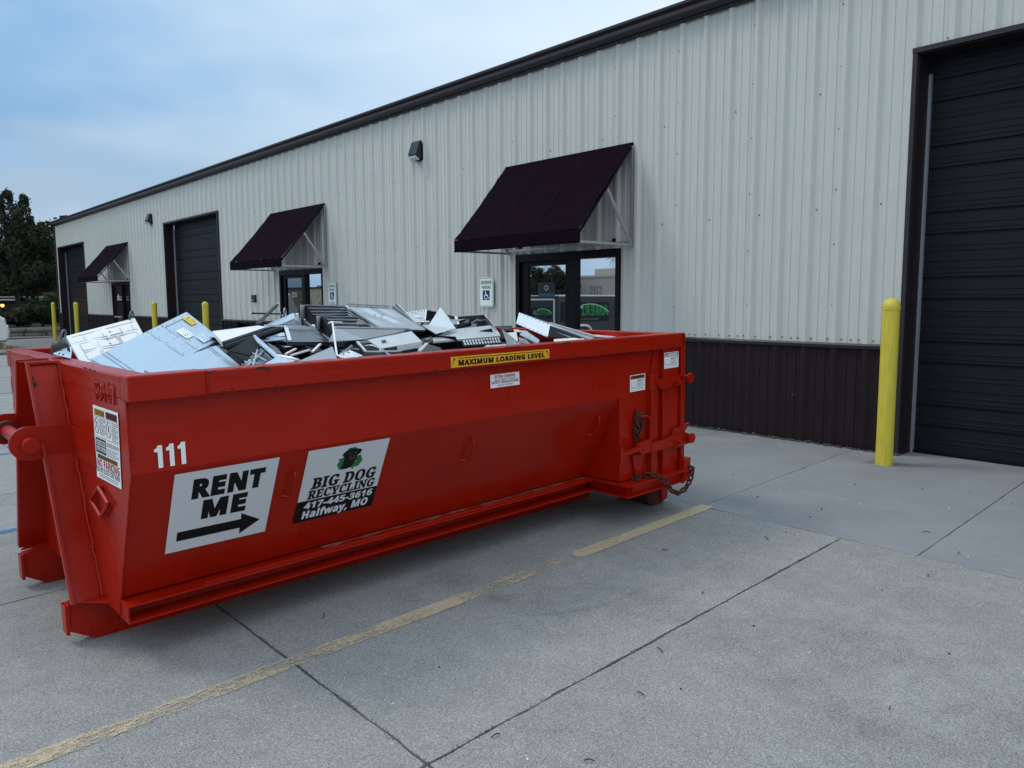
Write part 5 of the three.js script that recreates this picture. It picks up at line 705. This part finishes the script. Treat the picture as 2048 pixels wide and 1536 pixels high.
plate('white_lever', 'white lever lying on the grey wedge', 'lever', M.whiteMetal, [[0.811,0.750,1.278],[0.866,0.800,1.264],[0.848,0.920,1.256],[0.808,0.850,1.265]], 0.006, 0);
plate('blue_offcut', 'pale blue offcut against the near rim, under the folded channel', 'metal offcut', M.blueMetal, [[0.790,0.800,1.267],[0.814,0.950,1.254],[0.766,0.970,1.247],[0.641,0.970,1.248]], 0.003, 0);
plate('blue_sheet', 'pale blue sheet leaning up behind the white cover, below the dark straps', 'metal sheet', M.blueMetal, [[1.295,-0.500,1.355],[1.641,-0.700,1.441],[1.574,-0.500,1.417],[1.357,-0.300,1.383],[1.268,-0.400,1.356]], 0.003, 0);
plate('slate_offcut', 'dark slate triangular offcut under the pale blue leaning sheet', 'metal offcut', M.slate, [[1.356,-0.300,1.381],[1.517,-0.350,1.416],[1.442,-0.200,1.373]], 0.003, 0);
piece('metal_stick', 'short pale stick pointing up beside the square black sockets', 'metal rod', [[1.087,0.600,1.262],[1.191,0.500,1.294]], (g, q) => { new MB().bar(q[0], q[1], 0.012, 0.008).build('bar', M.whiteMetal, g); });
piece('metal_stick', 'thin pale stick lying left of the grey wedge', 'metal rod', [[0.935,0.600,1.260],[1.044,0.500,1.277]], (g, q) => { new MB().bar(q[0], q[1], 0.012, 0.008).build('bar', M.whiteMetal, g); });
piece('metal_stick', 'long thin pale stick lying across the middle of the pile', 'metal rod', [[0.915,0.700,1.260],[1.072,0.600,1.274]], (g, q) => { new MB().bar(q[0], q[1], 0.012, 0.008).build('bar', M.whiteMetal, g); });
plate('pale_bracket', 'pale bracket with round holes at the front left corner, below the white embossed panel', 'bracket', M.blueMetal, [[0.060,-0.253,1.305],[0.080,-0.153,1.301],[0.100,-0.190,1.313],[0.120,-0.167,1.316],[0.110,-0.111,1.299],[0.070,0.026,1.269],[0.040,-0.187,1.282]], 0.004, 0, (g, q) => { const m = new MB(); m.add(new THREE.TorusGeometry(0.016, 0.0035, 6, 16), q[3].clone().lerp(q[5], 0.4).lerp(q[2], 0.25).add(V(0, 0, 0.004))); for (const t of [0.3, 0.6]) m.add(new THREE.SphereGeometry(0.006, 8, 6), q[6].clone().lerp(q[5], t).lerp(q[1], 0.25)); m.build('hole', M.dark, g); });
piece('round_knob', 'black domed plastic knob at the front left corner of the pile', 'knob', [[0.080,-0.220,1.304],[0.120,-0.398,1.321],[0.100,-0.230,1.301],[0.070,-0.255,1.303]], (g, q) => { const m = new MB(); m.add(new THREE.SphereGeometry(0.042, 20, 12, 0, Math.PI * 2, 0, Math.PI / 2), q[0].clone().add(V(0, 0.005, 0))); m.cyl(q[0].clone().add(V(0, -0.03, 0)), q[0].clone().add(V(0, 0.006, 0)), 0.042, 20); m.build('dome', M.plastic, g); });
plate('dark_bracket', 'dark bracket plate with a hole, between the black knob and the white embossed panel', 'bracket', M.slate, [[0.100,-0.293,1.343],[0.160,-0.470,1.345],[0.170,-0.400,1.304],[0.120,-0.315,1.300]], 0.004, 0, (g, q) => { new MB().add(new THREE.SphereGeometry(0.009, 10, 8), bil(q, 0.35, 0.35, 0)).build('hole', M.dark, g); });
piece('metal_ring', 'grey metal ring at the lower left corner of the white embossed panel', 'ring', [[0.200,-0.678,1.355]], (g) => { const t = new THREE.TorusGeometry(0.026, 0.006, 7, 20); t.scale(0.7, 1.25, 1); new MB().add(t, V(0, 0, 0), new THREE.Euler(0, -0.8, 0.5)).build('ring', M.slate, g); });
piece('metal_ring', 'grey metal ring at the top right corner of the white embossed panel', 'ring', [[0.680,-1.043,1.446]], (g) => { const t = new THREE.TorusGeometry(0.026, 0.006, 7, 20); t.scale(0.7, 1.25, 1); new MB().add(t, V(0, 0, 0), new THREE.Euler(0, -0.8, 0.5)).build('ring', M.slate, g); });
piece('wire_loop', 'small wire loop beside the dark straps at the back of the pile', 'wire', [[1.580,-0.700,1.447]], (g) => { new MB().add(new THREE.TorusGeometry(0.028, 0.005, 6, 16), V(0, 0, 0), new THREE.Euler(0, -0.7, 0)).tube([V(-0.03, -0.03, 0), V(-0.06, 0.0, 0.01), V(-0.08, 0.03, 0.0)], 0.006, 6, true, 10).build('wire', M.greyMetal, g); });
{ // the rest of the load, below and between: nobody could count it
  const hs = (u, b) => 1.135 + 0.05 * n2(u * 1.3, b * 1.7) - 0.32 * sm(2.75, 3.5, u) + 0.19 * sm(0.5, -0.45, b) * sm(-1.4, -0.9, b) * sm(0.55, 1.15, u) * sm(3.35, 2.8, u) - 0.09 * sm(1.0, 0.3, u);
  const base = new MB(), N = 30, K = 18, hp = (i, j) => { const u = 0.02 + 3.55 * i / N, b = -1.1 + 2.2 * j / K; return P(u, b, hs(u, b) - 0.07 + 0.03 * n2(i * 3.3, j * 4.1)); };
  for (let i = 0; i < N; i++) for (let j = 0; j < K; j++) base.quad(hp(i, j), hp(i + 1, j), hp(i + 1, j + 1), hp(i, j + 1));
  const g = new THREE.Group(); g.name = 'loose_scrap'; g.position.copy(D.position); g.rotation.copy(DROT); g.userData = { label: 'jumble of small loose metal scrap filling the dumpster under the larger pieces', category: 'scrap metal', kind: 'stuff' }; scene.add(g);
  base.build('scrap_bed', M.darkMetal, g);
  const sets = [['galv', 80], ['blueMetal', 60], ['greyMetal', 45], ['darkMetal', 100], ['slate', 50], ['whiteMetal', 20], ['shiny', 50]];
  for (const [k, n] of sets) { const m = new MB(); for (let i = 0; i < n; i++) { const u = rnd(0.12, 3.45), b = rnd(-1.0, 1.02), c = hs(u, b) + rnd(-0.06, 0.015), L = rnd(0.05, 0.2), w = rnd(0.02, 0.11); const e = new THREE.Euler(rnd(-0.7, 0.7) * (b < 0.1 ? 0.35 : 1), rnd(0, 6.28), rnd(-0.7, 0.7) * (b < 0.1 ? 0.35 : 1)); const x = V(L, 0, 0).applyEuler(e), z = V(0, 0, w).applyEuler(e), o = P(u, b, c); const q = [o.clone().sub(x).sub(z), o.clone().add(x).sub(z), o.clone().add(x).add(z), o.clone().sub(x).add(z)]; if (q.some((p) => Math.abs(p.x) > 1.07 || -p.z < 0.03 || -p.z > 3.57)) continue; if (i % 3 === 0) m.bar(q[0], q[2], rnd(0.008, 0.03), rnd(0.004, 0.02)); else { const bend = n2(i, 3) * 0.05, n0 = V(0, 1, 0).applyEuler(e); m.patch((a, b2) => q[0].clone().lerp(q[1], a).lerp(q[3].clone().lerp(q[2], a), b2).addScaledVector(n0, bend * Math.sin(Math.PI * a) + (a > 0.7 ? (a - 0.7) * bend * 3 : 0)), 6, 2); if (i % 3 === 1) m.prism([q[0], q[1], q[1].clone().add(V(0, -0.03, 0)), q[0].clone().add(V(0, -0.03, 0))], V(0.001, 0, 0.001)); } } stuff(m.build('scrap_bits', M[k], g)); }
}
// ---------------------------------------------------------------- far end: curb, stone wall, planting, trees, brick house
{
  const m = new MB(); m.prism([V(-36.1, -0.4, -6), V(-36.1, 0.015, -6), V(-36.13, 0.04, -6), V(-36.72, 0.045, -6), V(-36.72, -0.4, -6)], V(0, 0, 30)); struct(m.build('curb', M.curb));
  const s = new MB(); for (let i = 0; i < 20; i++) for (let j = 0; j < 8; j++) { const h = (a, b) => V(-37.05 - b * 1.6, 0.33 + 0.08 * n2(a * 0.4, b * 0.7) + Math.max(0, b - 3) * 0.08, -16 + a * 2.2); s.quad(h(i, j), h(i + 1, j), h(i + 1, j + 1), h(i, j + 1)); } struct(s.build('planting_bed', M.soil));
  const W = thing('stone_wall', 'low grey wall of rough stone blocks at the end of the lot, behind the far bollard', 'stone wall', [-36.9, 0, 0]);
  for (let r = 0; r < 2; r++) { let z = -6 + r * 0.3; while (z < 14) { const L = rnd(0.55, 1.05), y0 = 0.0 + r * 0.205 + (r ? rnd(-0.025, 0.025) : 0), y1 = r ? 0.392 : 0.19 + rnd(-0.02, 0.02); const m = new MB(), N = 4, K = 2, f = (i, j) => V(0.2 + (i % N && j % K ? rnd(0.02, 0.07) : i % N || j % K ? rnd(-0.005, 0.03) : -0.02), mix(y0, y1, j / K), z + 0.022 + (L - 0.044) * i / N), g = []; for (let i = 0; i <= N; i++) { g.push([]); for (let j = 0; j <= K; j++) g[i].push(f(i, j)); } for (let i = 0; i < N; i++) for (let j = 0; j < K; j++) m.quad(g[i][j], g[i][j + 1], g[i + 1][j + 1], g[i + 1][j]); for (let i = 0; i < N; i++) { const a = g[i][K], b = g[i + 1][K]; m.quad(a, V(-0.15, a.y, a.z), V(-0.15, b.y, b.z), b); } for (const i of [0, N]) m.quad(g[i][0], g[i][K], V(-0.15, y1, g[i][0].z), V(-0.15, y0, g[i][0].z)); m.build('stone', M.rock, W); z += L; } }
  const bk = new MB(); bk.box(-0.2, 0.13, -0.1, 0.37, -6, 14); bk.build('wall_core', M.soil, W);
}
function leafMat(r, g, b) { return std({ color: rgb(r, g, b), roughness: 0.75, transmission: 0.12, thickness: 0, side: THREE.DoubleSide, specularIntensity: 0.3 }); }
const LM = [leafMat(0.031, 0.043, 0.026), leafMat(0.026, 0.037, 0.023), leafMat(0.032, 0.058, 0.024)];
function crown(m, lobes, n, size) {
  for (let i = 0; i < n; i++) {
    const L = lobes[Math.floor(rnd() * lobes.length)]; let d; do { d = V(rnd(-1, 1), rnd(-1, 1), rnd(-1, 1)); } while (d.lengthSq() > 1 || (d.lengthSq() < 0.25 && rnd() < 0.6));
    const c = V(L[0] + d.x * L[3], L[1] + d.y * L[4], L[2] + d.z * L[3]); if (fbm3(c.x * 1.1, c.y * 1.1, c.z * 1.1, 2) < -0.16) continue;
    const s = size * rnd(0.6, 1.4), e = new THREE.Euler(rnd(0, 6.3), rnd(0, 6.3), rnd(0, 6.3)), a = V(s, 0, 0).applyEuler(e), b = V(0, s * 0.55, 0).applyEuler(e);
    m.tri(c.clone().sub(a), c.clone().add(b), c.clone().add(a)); m.tri(c.clone().sub(a), c.clone().add(a), c.clone().sub(b));
    if (rnd() < 0.5) { const o = V(rnd(-1, 1), rnd(-1, 1), rnd(-1, 1)).multiplyScalar(s * 1.2); m.tri(c.clone().add(o), c.clone().add(o).add(b), c.clone().add(o).add(a)); }
  }
}
function tree(x, z, h, r, label, mat, n, size, y0 = 0.42, group) {
  const g = thing('tree', label, 'tree', [x, y0, z], rnd(0, 6), group), t = new MB();
  const bend = V(rnd(-0.3, 0.3), 0, rnd(-0.3, 0.3)); t.tube([V(0, -0.4, 0), V(0, 0, 0), bend.clone().multiplyScalar(0.5).setY(h * 0.3), bend.clone().setY(h * 0.62)], 0.10 * h / 6, 8, true, 14);
  const lobes = []; for (let i = 0; i < 11; i++) { const a = i * 2.4, f = (i + 0.5) / 11, y = mix(h * 0.28, h * 0.9, f), rr = r * Math.sin(Math.PI * Math.min(1, 0.28 + f * 0.66)) * rnd(0.45, 0.75); const c = [Math.cos(a) * rr, y, Math.sin(a) * rr]; lobes.push([...c, r * rnd(0.3, 0.5), r * rnd(0.26, 0.42)]); t.tube([bend.clone().multiplyScalar(f).setY(y * 0.6), V(c[0] * 0.55, y * 0.82, c[2] * 0.55), V(c[0], y, c[2])], 0.03 * h / 6, 5, true, 8); }
  for (let i = 0; i < 16; i++) { const a = rnd(0, 6.3), f = rnd(0.35, 1), rr = r * Math.sin(Math.PI * Math.min(1, 0.28 + f * 0.66)) * rnd(0.75, 1.15); lobes.push([Math.cos(a) * rr, mix(h * 0.3, h * 1.0, f), Math.sin(a) * rr, r * 0.13, r * 0.22]); }
  t.build('trunk', M.bark, g); const m = new MB(); crown(m, lobes, n, size); m.build('crown', mat, g); return g;
}
tree(-41.5, 0.35, 5.75, 1.55, 'dark tree with a pointed top, tallest at the far left behind the stone wall', LM[0], 10500, 0.088);
tree(-42.6, -1.6, 5.35, 1.7, 'dark tree right beside the far building corner', LM[1], 10500, 0.088);
tree(-42.5, 2.3, 5.0, 1.7, 'dark spreading tree cut by the left edge of the view', LM[0], 10500, 0.088);
tree(-44.5, -0.7, 4.9, 1.5, 'dark slim tree behind the two trees at the building corner', LM[1], 6000, 0.09);
function bush(x, z, r, h, label, mat) { const g = thing('bush', label, 'bush', [x, 0.42, z]), m = new MB(), L = []; for (let i = 0; i < 9; i++) L.push([rnd(-0.6, 0.6) * r, rnd(0.25, 0.8) * h, rnd(-0.6, 0.6) * r, r * 0.5, h * 0.3]); const t = new MB(); for (const l of L) t.tube([V(0, -0.1, 0), V(l[0] * 0.6, l[1] * 0.5, l[2] * 0.6), V(l[0], l[1], l[2])], 0.014, 5, true, 6); t.build('stem', M.bark, g); crown(m, L, 2600, 0.085); m.build('foliage', mat, g); }
bush(-38.6, -0.75, 0.85, 1.35, 'leafy green bush behind the stone wall, next to the building corner', LM[2]);
bush(-38.9, 0.55, 0.8, 0.85, 'low dark bush behind the middle of the stone wall', LM[0]);
bush(-39.2, 1.75, 0.9, 0.8, 'low dark bush behind the stone wall at the left edge of the view', LM[1]);
bush(-40.4, -0.3, 0.9, 1.15, 'dark bush in front of the brick house, behind the leafy green bush', LM[1]);
{
  const g = thing('brick_house', 'reddish brick house with a white band, half hidden behind the trees', 'house', [-47, 0, 0]);
  const w = new MB(); w.box(-8, 0, 0.2, 3.7, -7, 13); w.build('wall', M.darkBrick, g);
  const b = new MB(); b.box(0.003, 0.09, 1.52, 1.60, -7, 13); b.box(0.003, 0.06, 1.68, 1.73, -7, 13); b.build('white_band', M.white, g);
  const r = new MB(); r.prism([V(0.5, 3.7, -7.3), V(-4, 5.0, -7.3), V(-8.5, 3.7, -7.3)], V(0, 0, 20.6)); r.build('roof', M.brown, g);
  for (const z of [3.6, 7.2]) { const f = new MB(); f.box(0.003, 0.05, 2.0, 3.2, z - 0.6, z + 0.6); f.build('window', M.white, g); const p = new MB(); p.box(0.052, 0.056, 2.06, 3.14, z - 0.54, z + 0.54); p.build('pane', M.glassDim, g); }
  const l = thing('garden_lamp', 'small orange lamp glowing among the bushes at the left edge of the view', 'lamp', [-38.3, 1.30, 1.52]);
  const e = new MB(); e.add(new THREE.SphereGeometry(0.07, 12, 10)); e.build('bulb', std({ color: rgb(0.8, 0.5, 0.2), emissive: rgb(1, 0.42, 0.08), emissiveIntensity: 3.2, roughness: 0.6 }), l);
  const c = new MB(); c.cyl(V(0, -1.0, 0), V(0, -0.05, 0), 0.02, 10); c.cyl(V(0, 0.05, 0), V(0, 0.09, 0), 0.07, 12, 0.02); c.build('lamp_post', M.black, l);
  const p = new THREE.PointLight(0xff8a30, 0.35, 6, 2); p.position.set(0.0, 0, 0); p.castShadow = true; l.add(p);
}
// white car at the left edge, nose over its wheel stop
function car(name, label, x, z, turn, paint) {
  const g = thing(name, label, 'car', [x, gy(z), z], turn);
  const side = [[0.02, 0.34], [-0.01, 0.5], [0.01, 0.68], [0.06, 0.71], [0.09, 0.9], [0.24, 1.0], [1.15, 1.06], [1.85, 1.66], [2.3, 1.74], [4.3, 1.70], [4.6, 1.1], [4.65, 0.4], [4.3, 0.28], [0.35, 0.28], [0.08, 0.28]];
  const sh = new THREE.Shape(side.map(([a, b]) => new THREE.Vector2(a, b))), ex = new THREE.ExtrudeGeometry(sh, { depth: 1.22, bevelEnabled: true, bevelSize: 0.10, bevelThickness: 0.29, bevelSegments: 9, steps: 1 });
  new MB().add(ex, V(0.61, 0, 0.10), new THREE.Euler(0, -Math.PI / 2, 0)).build('body', paint, g);
  const hl = new MB(), e1 = new THREE.SphereGeometry(1, 20, 14);
  for (const s of [1, -1]) { const q = new MB(); q.add(e1, V(s * 0.73, 0.84, 0.26), new THREE.Euler(0, s * 0.6, 0), V(0.15, 0.12, 0.20)); q.build('headlight', std({ color: rgb(0.55, 0.57, 0.6), roughness: 0.08, metalness: 0.5, clearcoat: 1, clearcoatRoughness: 0.05 }), g); const f = new MB(); f.add(e1, V(s * 0.80, 0.50, 0.075), new THREE.Euler(0, s * 0.8, 0), V(0.085, 0.085, 0.05)); f.build('fog_light', M.track, g); const sl = new MB(); sl.tube([V(s * 0.885, 0.34, 0.36), V(s * 0.905, 0.52, 0.36), V(s * 0.90, 0.72, 0.40), V(s * 0.80, 0.735, 0.1)], 0.005, 5, true, 12); sl.build('bumper_gap', M.dark, g);
    for (const wz of [0.92, 3.65]) { const w = new MB(); w.cyl(V(s * 0.68, 0.31, wz), V(s * 0.91, 0.31, wz), 0.31, 26); w.build('tyre', M.plastic, g); const r = new MB(); r.cyl(V(s * 0.905, 0.31, wz), V(s * 0.918, 0.31, wz), 0.2, 20, 0.17); r.build('rim', M.steel, g); }
    const wi = new MB(); wi.poly([V(s * 0.935, 1.18, 1.45), V(s * 0.935, 1.58, 1.98), V(s * 0.935, 1.6, 3.9), V(s * 0.935, 1.18, 4.2)]); wi.build('side_window', M.glassDim, g); const mi = new MB(); mi.add(e1, V(s * 1.04, 1.22, 1.35), new THREE.Euler(), V(0.1, 0.07, 0.06)); mi.build('mirror', paint, g); }
  const ws = new MB(); ws.poly([V(-0.72, 1.16, 1.10), V(0.72, 1.16, 1.10), V(0.66, 1.66, 1.74), V(-0.66, 1.66, 1.74)]); ws.build('windscreen', M.glassDim, g);
  const gr = new MB(); gr.box(-0.4, 0.4, 0.5, 0.62, 0.005, 0.03); gr.box(-0.5, 0.5, 0.3, 0.42, -0.01, 0.03); gr.build('grille', M.plastic, g); return g;
}
const carPaint = std({ color: rgb(0.72, 0.73, 0.74), roughness: 0.35, clearcoat: 0.8, clearcoatRoughness: 0.08 });
car('white_car', 'white car at the left edge of the view, its nose towards the building', -30.55, 2.64, 0, carPaint);
{ const g = thing('wheel_stop', 'yellow concrete wheel stop under the nose of the white car', 'wheel stop', [-29.55, gy(2.88), 2.88]); const s = new THREE.Shape([[-0.09, 0], [0.09, 0], [0.065, 0.13], [-0.065, 0.13]].map((p) => new THREE.Vector2(...p))); new MB().add(new THREE.ExtrudeGeometry(s, { depth: 1.9, bevelEnabled: true, bevelSize: 0.01, bevelThickness: 0.02, bevelSegments: 2 }), V(-0.95, 0, 0), new THREE.Euler(0, Math.PI / 2, 0)).build('block', std({ color: rgb(0.62, 0.50, 0.22), map: concreteTex, roughness: 0.9 }), g); }
// ---------------------------------------------------------------- across the lot, behind the camera: what the glass doors mirror
{
  const y = -0.28, g = thing('enclosed_trailer', 'black enclosed trailer with green AMERILAWN lettering, mirrored in the glass door', 'trailer', [-21.3, y, 15.9]);
  const blk = std({ color: rgb(0.022, 0.026, 0.032), roughness: 0.3, clearcoat: 0.4, clearcoatRoughness: 0.2 }), x1 = 0.93, x0 = -0.93, z0 = -2.7, z1 = 2.7;
  new MB().add(new RoundedBoxGeometry(1.86, 1.5, 5.4, 3, 0.05), V(0, 1.13, 0)).build('body', blk, g);
  const tr = new MB(); tr.bar(V(x1 + 0.006, 1.875, z0), V(x1 + 0.006, 1.875, z1), 0.03, 0.05); tr.bar(V(x0, 1.875, z0 - 0.006), V(x1, 1.875, z0 - 0.006), 0.05, 0.03); for (const x of [-0.8, 0.72]) tr.bar(V(x, 0.42, z0 - 0.01), V(x, 1.72, z0 - 0.01), 0.05, 0.03, V(0, 0, 1)); tr.bar(V(-0.8, 1.73, z0 - 0.01), V(0.72, 1.73, z0 - 0.01), 0.03, 0.05); tr.build('edge_trim', M.white, g);
  const fe = new MB(); fe.tube([V(x1 + 0.12, 0.35, -2.3), V(x1 + 0.12, 0.68, -2.05), V(x1 + 0.12, 0.74, -1.6), V(x1 + 0.12, 0.68, -1.15), V(x1 + 0.12, 0.35, -0.9)], 0.05, 6, true, 24); fe.build('fender', M.white, g);
  for (const s of [x1 - 0.05, x0 - 0.15]) { const w = new MB(); w.cyl(V(s, 0.33, -1.6), V(s + 0.2, 0.33, -1.6), 0.33, 24); w.build('wheel', M.plastic, g); }
  const art = (sub) => canvasTex(1024, 360, (x, W, H) => { x.fillStyle = '#15191d'; x.fillRect(0, 0, W, H); txt(x, 'AMERI', 300, 150, 580, 190, { color: '#327846', heavy: 5 }); txt(x, 'L', 642, 150, 70, 190, { color: '#a9b4ae', heavy: 1, bold: false }); txt(x, 'AWN', 750, 165, 130, 160, { color: '#a9b4ae', heavy: 1, bold: false }); x.strokeStyle = '#9fd3a4'; x.lineWidth = 18; x.beginPath(); x.moveTo(0, 190); x.quadraticCurveTo(270, -30, 590, 60); x.stroke(); x.fillStyle = '#7cc4e6'; x.beginPath(); x.arc(588, 90, 24, 0, 7); x.fill(); txt(x, sub, 500, 315, 560, 26, { color: '#8b9194', bold: false }); });
  const a = new MB(); a.quadUV(V(x1 + 0.004, 0.88, 0.14), V(x1 + 0.004, 0.88, -2.6), V(x1 + 0.004, 1.62, -2.6), V(x1 + 0.004, 1.62, 0.14)); a.build('lettering', printMat(art('AMERICAN LAWN SOLUTIONS'), 0.35), g);
  const b = new MB(); b.quadUV(V(0.58, 1.02, z0 - 0.004), V(-0.68, 1.02, z0 - 0.004), V(-0.68, 1.42, z0 - 0.004), V(0.58, 1.42, z0 - 0.004)); b.build('lettering', printMat(art('AMERICAN LAWN SOLUTIONS'), 0.35), g);
  const t = new MB(); t.bar(V(0, 0.45, z1), V(0, 0.45, z1 + 1.2), 0.1, 0.1); t.build('drawbar', M.black, g);
}
{
  const g = thing('tan_building', 'plain tan commercial building across the lot, mirrored in the glass door', 'building', [-20, -0.28, 40]);
  const w = new MB(); w.box(-26.2, 30, 0, 3.66, 0, 18); w.build('wall', M.stucco, g); const t = new MB(); t.box(-26.25, 30, 3.52, 3.70, -0.08, 0); t.box(-26.2, 30, 2.1, 2.16, -0.05, 0); t.build('parapet_trim', M.stucco, g);
  const u = new MB(); u.prism([V(-24.6, 3.66, 2), V(-21.6, 3.66, 2), V(-21.1, 4.35, 2), V(-24.6, 4.3, 2)], V(0, 0, 1.8)); u.build('rooftop_unit', M.stucco, g); const m = new MB(); m.bar(V(-23.0, 4.3, 2.5), V(-23.0, 5.2, 2.5), 0.05); m.tube([V(-23.7, 5.1, 2.5), V(-23.3, 5.2, 2.5), V(-23, 5.12, 2.5), V(-22.7, 5.2, 2.5), V(-22.3, 5.1, 2.5)], 0.04, 6, true, 20); m.tube([V(-23.4, 4.5, 2.5), V(-23.25, 4.85, 2.5), V(-23, 5.05, 2.5), V(-22.75, 4.85, 2.5), V(-22.6, 4.5, 2.5)], 0.035, 6, true, 20); m.build('mast', M.steel, g);
  const h = thing('stone_building', 'tan block building farther down the lot, mirrored in the door numbered 2910', 'building', [-76, -0.28, 30]); const k = new MB(); k.box(-12, 12, 0, 2.95, 0, 14); k.build('wall', M.stone, h); const c = new MB(); c.box(-12.1, 12.1, 2.95, 3.12, -0.1, 14); c.build('roof_edge', M.brown, h);
}
[[-44.8, 37, 4.3, 2.0], [-49.0, 38.5, 4.6, 2.3], [-54, 39.5, 4.4, 2.2]].forEach(([x, z, h, r], i) => tree(x, z, h, r, ['dark tree across the lot beside the tan building', 'dark tree across the lot, middle of three', 'dark tree across the lot, farthest from the tan building'][i], LM[0], 2600, 0.22, -0.3));
[[-92, 46, 5, 4], [-70, 52, 4.6, 4], [-128, 30, 7, 6], [-145, 34, 7, 6]].forEach(([x, z, h, r], i) => tree(x, z, h, r, ['round tree behind the far tan block building, left one', 'round tree behind the far tan block building, right one', 'large dark tree far down the lot, nearer one', 'large dark tree far down the lot, farther one'][i], LM[1], 2200, 0.4, -0.3));
// ---------------------------------------------------------------- litter on the concrete
{
  const m = new MB(); let i = 0;
  const tw = (x, z, L, a, c = 0) => { const y = gy(z) + 0.006; m.tube([V(x, y, z), V(x + Math.cos(a) * L * 0.5, y + 0.006, z + Math.sin(a) * L * 0.5 + c), V(x + Math.cos(a) * L, y, z + Math.sin(a) * L)], 0.0022, 5, true, 6); };
  for (let k = 0; k < 26; k++) tw(rnd(-3.9, 1.2), rnd(1, 6.4), rnd(0.01, 0.05) * (k % 6 === 0 ? 1.8 : 1), rnd(0, 6.3), rnd(-0.01, 0.01));
  for (let k = 0; k < 45; k++) { const x = rnd(-3.8, 1.5), z = rnd(0.6, 6.4); m.add(new THREE.IcosahedronGeometry(rnd(0.002, 0.006), 0), V(x, gy(z) + 0.003, z)); }
  tag(stuff(m.build('twig_litter', std({ color: rgb(0.03, 0.024, 0.02), roughness: 1 }))), 'tiny dark twigs and bits scattered on the concrete', 'litter');
  const jm = new MB(); for (let k = 0; k < 900; k++) { const along = rnd() < 0.7, z = along ? rnd(2.7, 5.9) : 5.88 + rnd(-0.012, 0.012), x = along ? skew(-2.0, z) + rnd(-1, 1) * rnd(0, 0.014) : rnd(-3.9, -1.9), r = rnd(0.0015, 0.0045); jm.add(new THREE.TetrahedronGeometry(r), V(x, gy(z) + 0.001, z), new THREE.Euler(rnd(0, 3), rnd(0, 3), 0)); }
  tag(stuff(jm.build('joint_grit', std({ color: rgb(0.13, 0.125, 0.115), roughness: 1 }))), 'fine grit along the joints between the concrete slabs', 'grit');
  const w = new MB(); for (let k = 0; k < 26; k++) { const x = rnd(-3.6, 1.5), z = rnd(0.6, 6.3); w.add(new THREE.IcosahedronGeometry(rnd(0.002, 0.005), 0), V(x, gy(z) + 0.003, z)); }
  tag(stuff(w.build('pebble_litter', M.white)), 'tiny pale pebbles scattered on the concrete', 'litter');
  const d = new MB(); for (let k = 0; k < 420; k++) { const x = rnd(-5.4, -2.86), z = 0.035 + Math.abs(rnd(0, 0.05) * rnd(0, 1)); d.add(new THREE.IcosahedronGeometry(rnd(0.005, 0.017) * (rnd() < 0.08 ? 2 : 1), 0), V(x, gy(z) + 0.004, z), new THREE.Euler(rnd(0, 3), rnd(0, 3), 0), V(1, 0.6, 1)); }
  for (let k = 0; k < 70; k++) { const x = -2.86 + rnd(-0.05, 0.04), z = rnd(0.02, 0.07); d.add(new THREE.IcosahedronGeometry(rnd(0.008, 0.022), 0), V(x, gy(z) + 0.004, z)); }
  tag(stuff(d.build('dirt_edge', std({ color: rgb(0.06, 0.055, 0.05), roughness: 1 }))), 'line of dirt and crumbs along the foot of the brown wall base', 'dirt');
}
fin(scene);
renderer.render(scene, camera);
